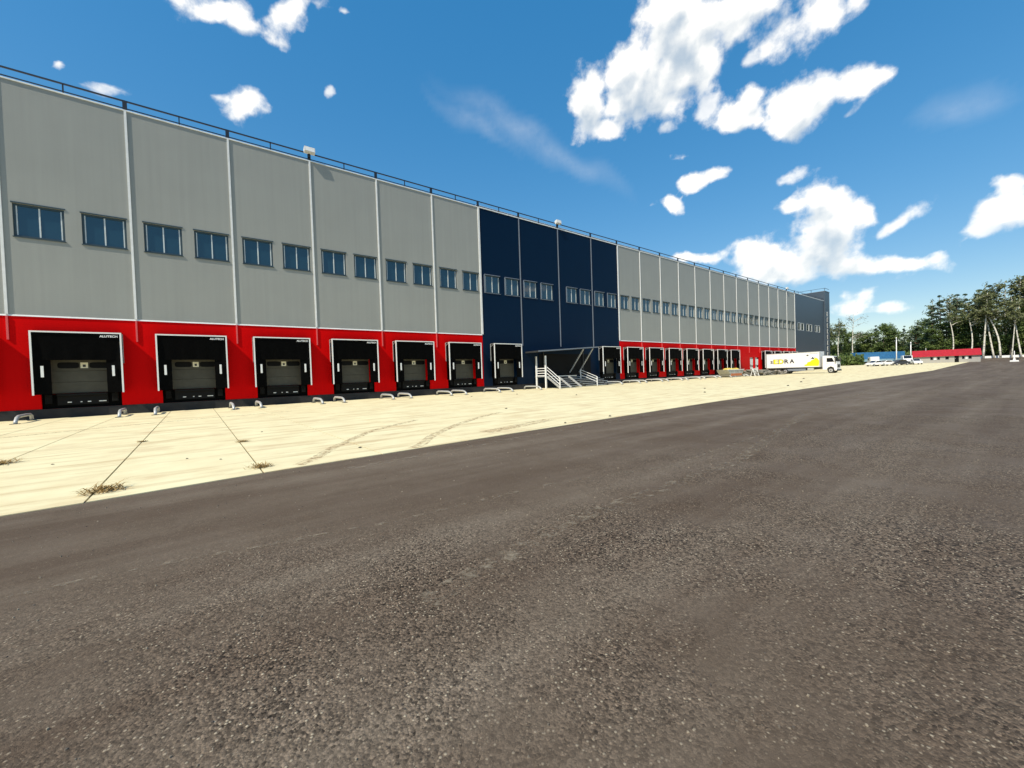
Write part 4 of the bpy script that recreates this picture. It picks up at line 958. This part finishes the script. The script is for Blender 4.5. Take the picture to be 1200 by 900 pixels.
def crown_trunk(kind, h, seed, low=.36):
    """one tree: trunk with limbs and a crown of leaf-sized faces in uneven clumps"""
    rnd = random.Random(seed); tr_, cr_ = MB(), MB()
    lean = (rnd.uniform(-.06, .06)*h, rnd.uniform(-.06, .06)*h); bend = rnd.uniform(-.03, .03)*h
    def axis(u): return Vector((lean[0]*u+bend*math.sin(u*5), lean[1]*u, h*u))
    r0 = h*{'birch': .0115, 'pine': .013, 'broad': .014, 'dry': .012}[kind]
    us = [i/9*.96 for i in range(10)]
    tr_.tube([axis(u)-Vector((0, 0, .4 if u == 0 else 0)) for u in us], [r0*(1-.85*u) for u in us], 7)
    clumps = []
    nb = {'birch': 17, 'pine': 22, 'broad': 28, 'dry': 15}[kind]
    for k in range(nb):
        if kind == 'birch': u = rnd.uniform(low, .97); ext = h*.125*(1.15-abs(u-.62)*1.5)*rnd.uniform(.5, 1.2)
        elif kind == 'pine': u = .36+.62*(k/nb); ext = h*.16*(1.12-u)*1.5*rnd.uniform(.6, 1.15)
        elif kind == 'broad': u = rnd.uniform(.14, .98); ext = h*.24*math.sqrt(max(.05, 1-((u-.5)/.55)**2))*rnd.uniform(.5, 1.15)
        else: u = rnd.uniform(.45, .98); ext = h*.2*rnd.uniform(.5, 1.1)
        a = rnd.uniform(0, 6.283) if kind != 'pine' else k*2.4+rnd.uniform(-.4, .4)
        rise = {'birch': .35, 'pine': .05, 'broad': .25, 'dry': .5}[kind]
        p0 = axis(u*.93); p1 = p0+Vector((math.cos(a)*ext, math.sin(a)*ext, ext*rise))
        tr_.tube([p0, (p0+p1)/2+Vector((0, 0, ext*.08)), p1], [r0*(1-.85*u)*.5+.015, r0*.2+.012, .012], 5, False)
        clumps.append((p1, u, ext)); clumps.append(((p0*.45+p1*.55), u, ext*.8))
    clumps.append((axis(.97), 1, h*.06))
    for c, u, ext in clumps:
        if kind == 'pine': sx, sz, n, ls = h*.052*(1.35-u), h*.017, 34, .28
        elif kind == 'birch': sx, sz, n, ls = h*.040, h*.036, 26, .25
        elif kind == 'broad': sx, sz, n, ls = h*.078, h*.062, 52, .34
        else: sx, sz, n, ls = h*.055, h*.045, 12, .16
        sx *= rnd.uniform(.7, 1.3); sz *= rnd.uniform(.75, 1.25)
        for q in range(n):
            v = Vector((rnd.gauss(0, 1), rnd.gauss(0, 1), rnd.gauss(0, 1))); v *= min(1, 1.9/max(v.length, .01))*.62
            p = c+Vector((v.x*sx, v.y*sx, v.z*sz))
            nrm = (Vector((v.x, v.y, abs(v.z)+.5))+Vector((rnd.uniform(-1, 1), rnd.uniform(-1, 1), rnd.uniform(-.6, 1)))*.9).normalized()
            t1 = nrm.orthogonal().normalized(); t1 = Matrix.Rotation(rnd.uniform(0, 6.28), 3, nrm) @ t1; t2 = nrm.cross(t1)
            s = ls*rnd.uniform(.6, 1.35)
            cr_.poly([p-t1*s-t2*s*.45, p+t1*s*.2-t2*s*.7, p+t1*s+t2*s*.2, p-t1*s*.1+t2*s*.65])
    return tr_.mesh('trunk', BARK[kind], True), cr_.mesh('crown', LM[kind])
PROTO = {k: [crown_trunk(k, 20.0, 100+17*j+len(k)) for j in range(3)] for k in ('birch', 'pine', 'broad')}
PROTO['tall'] = [crown_trunk('birch', 20.0, 300+j, .58) for j in range(3)]
PROTO['dry'] = [crown_trunk('dry', 20.0, 77)]
TREE_LABEL = {'birch': ('birch_tree', 'tall airy birch with pale trunk', 'birches'),
              'pine': ('pine_tree', 'dark conifer with layered branches', 'conifers'),
              'broad': ('broadleaf_tree', 'leafy green broadleaf tree', 'broadleaf trees'),
              'dry': ('bare_tree', 'thin nearly bare birch with forked pale trunk beside the end block', None)}
rt = random.Random(5)
def tree(kind, az, d, h, label=None, tilt=0):
    x, y = polar(az, d); nm, lb, grp = TREE_LABEL[kind]
    o = empty(nm, (x, y, ground_z(x)-.05), rt.uniform(0, 6.28)); s = h/20; w = s*rt.uniform(.85, 1.15); o.scale = (w, w, s)
    if tilt: o.rotation_euler = (0, R(tilt), R(90))
    tm, cm = rt.choice(PROTO['tall' if kind == 'birch' and d < 201 else kind]); link(bpy.data.objects.new('trunk', tm), o); link(bpy.data.objects.new('crown', cm), o)
    where = 'beside the dark end block' if az < 79.2 else 'behind the blue trailer' if az < 83 else 'behind the red-roofed building' if az < 87.2 else 'above the white kerb wall'
    if kind == 'dry': label = lb
    tag(o, label or lb + ' ' + where, 'tree', None if label else grp + ' ' + where)
# lower wood behind the end block and the blue trailer
tree('dry', 78.15, 205, 19.5)
tree('birch', 76.1, 200, 15.5, 'slim birch with bright trunk closest to the dark end block'); tree('birch', 77.0, 200, 17, 'slim birch with bright trunk between the end block and the bare tree')
for az, h, k in ((75.6, 13, 'broad'), (76.3, 13.5, 'broad'), (77.0, 14.5, 'broad'), (77.8, 12.5, 'broad'), (78.6, 13, 'broad'), (79.4, 13.5, 'broad'), (80.1, 15.5, 'pine'), (80.5, 14.5, 'broad'), (80.9, 15, 'broad'), (81.5, 13, 'broad'),
              (82.0, 14.2, 'pine'), (82.5, 13.2, 'broad'), (82.9, 14.5, 'pine'), (83.3, 14.0, 'pine'), (83.6, 15.5, 'broad'), (79.0, 12, 'broad'), (81.2, 12.5, 'broad')):
    tree(k, az, 222+rt.uniform(-8, 8), h)
# tall stand on the right
for az, h, k, d in ((84.05, 19.5, 'pine', 206), (84.45, 22, 'birch', 212), (84.85, 23, 'pine', 208), (85.2, 23.2, 'birch', 213), (85.55, 22.5, 'pine', 207), (85.95, 22, 'birch', 214), (86.25, 23.5, 'pine', 216), (86.6, 23, 'birch', 210),
                    (86.95, 24, 'pine', 214), (87.3, 25.5, 'birch', 212), (87.65, 24, 'birch', 216), (88.0, 25, 'pine', 212), (88.3, 24.2, 'birch', 214), (88.7, 26, 'birch', 212), (89.05, 26.5, 'pine', 216), (89.4, 27, 'birch', 213), (89.75, 27, 'birch', 215), (90.1, 27, 'pine', 216), (90.6, 27, 'birch', 214), (91.2, 26, 'broad', 215), (91.9, 27, 'birch', 214), (92.8, 26, 'pine', 216), (93.8, 26, 'birch', 215), (95, 25, 'broad', 218), (96.4, 26, 'birch', 218), (98, 25, 'pine', 220)):
    tree(k, az, d, h)
for az, h in ((84.3, 12), (85.1, 14), (85.5, 15), (86.1, 14.5), (86.5, 12), (87.2, 13), (88.2, 12), (88.9, 13.5), (89.5, 13), (90.3, 14), (91.5, 14), (93.2, 14)): tree('broad', az, 205+rt.uniform(-2, 3), h)
for az, d, h, tl, lb in ((87.35, 198, 22, -2, 'straight white birch just right of the red-roofed building'), (88.0, 200, 21, 3, 'crooked white birch between the straight and the leaning birch'), (88.35, 198, 21, 9, 'strongly leaning white birch beside the white kerb wall'), (89.55, 200, 20, 3, 'white birch behind the post on the concrete block'), (86.55, 199, 19, 0, 'slender white birch rising behind the right end of the red roof'), (89.0, 199, 18, -3, 'slender white birch left of the post on the concrete block'), (85.4, 200, 20, 1, 'white birch rising behind the middle of the red roof')):
    tree('birch', az, d, h, lb, tl)
# undergrowth and the dense wood behind: one mass nobody could count
def wood(name, label, azr, dr, n, zf, ls, mat, seed):
    rnd = random.Random(seed); mb = MB()
    for k in range(n):
        az = rnd.uniform(*azr); d = rnd.uniform(*dr); x, y = polar(az, d); hmax = zf(az); z = ground_z(x)+hmax*rnd.random()**.8*(.75+.25*math.sin(az*9)*math.sin(az*23+1))
        p = Vector((x, y, z)); nrm = Vector((rnd.gauss(0, 1)-.5, rnd.gauss(0, 1)-.3, rnd.uniform(0, 1.4))).normalized()
        t1 = nrm.orthogonal().normalized(); t1 = Matrix.Rotation(rnd.uniform(0, 6.28), 3, nrm) @ t1; t2 = nrm.cross(t1); s = ls*rnd.uniform(.5, 1.4)
        mb.poly([p-t1*s-t2*s*.45, p+t1*s*.2-t2*s*.7, p+t1*s+t2*s*.2, p-t1*s*.1+t2*s*.65])
    tag(mb.build(name, mat), label, 'undergrowth', kind='stuff')
wood('undergrowth', 'dark bushes and undergrowth along the foot of the trees', (73, 101), (207, 217), 16000, lambda a: 4.0 if a < 84 else 5.0, .42, LM['broad'], 3)
wood('distant_wood', 'dense dark wood filling the gaps behind the trees', (73, 101), (228, 250), 26000, lambda a: 10.0 if a < 83.6 else 11.5, .55, LM['pine'], 6)
wood('near_bushes', 'low bushes beside the dark end block, behind the trucks', (75.2, 79.0), (168, 180), 5000, lambda a: 3.8, .35, LM['broad'], 8)

# ------------------------------------------------------------------ weeds and stones on the concrete
MAT['straw'] = simple('dry_straw', (.36, .24, .09), .9, var=.3); MAT['stone'] = simple('dark_stone', (.10, .085, .06), .95, var=.3)
def weed(x, y, s, label, seed, flat=.5):
    rnd = random.Random(seed); mb = MB()
    for k in range(150):
        a = rnd.uniform(0, 6.28); l = s*rnd.uniform(.3, 1); b0 = Vector((x+rnd.gauss(0, s*.35), y+rnd.gauss(0, s*.35), .004))
        tip = b0+Vector((math.cos(a)*l, math.sin(a)*l*.8, l*flat*rnd.uniform(.1, .8))); side = Vector((-math.sin(a), math.cos(a), 0))*s*.025
        mid = (b0+tip)/2+Vector((0, 0, l*.15)); mb.poly([b0-side, b0+side, mid+side, mid-side]); mb.poly([mid-side, mid+side, tip])
    tag(mb.build('dry_weed', MAT['straw']), label, 'weed')
weed(-1.16, 8.65, .30, 'tuft of dry weeds lying on the concrete joint at the asphalt edge', 1)
weed(.90, 8.75, .20, 'small dry weed tuft on the next concrete joint', 2, .7)
weed(-3.40, 13.6, .32, 'dry weed tuft on the concrete joint farthest from the asphalt', 3)
weed(.93, 13.0, .16, 'tiny sprig of weed partway along a concrete joint', 4)
weed(-1.25, 15.5, .13, 'tiny dark sprig beside a concrete joint', 5)
for k, (x, y, s) in enumerate(((2.9, 9.42, .05), (11.25, 14.9, .08), (16.4, 26, .1), (20.9, 19.5, .1), (11.3, 9.0, .08), (9.0, 8.9, .06), (20.0, 25, .1), (-.2, 11.0, .035), (-2.4, 12.5, .035), (.35, 10.3, .03), (26, 13, .12), (31, 15.5, .12), (44, 13, .2), (36, 11.5, .16), (55, 16, .2), (1.6, 15, .04))):
    o = blob('clod', MAT['stone'], (x, y, .01), (s*.7, s*.5, s*.4), 20+k, .5, 2); tag(o, 'small dark clod of earth lying on the pale concrete', 'clod', 'clods on the concrete')
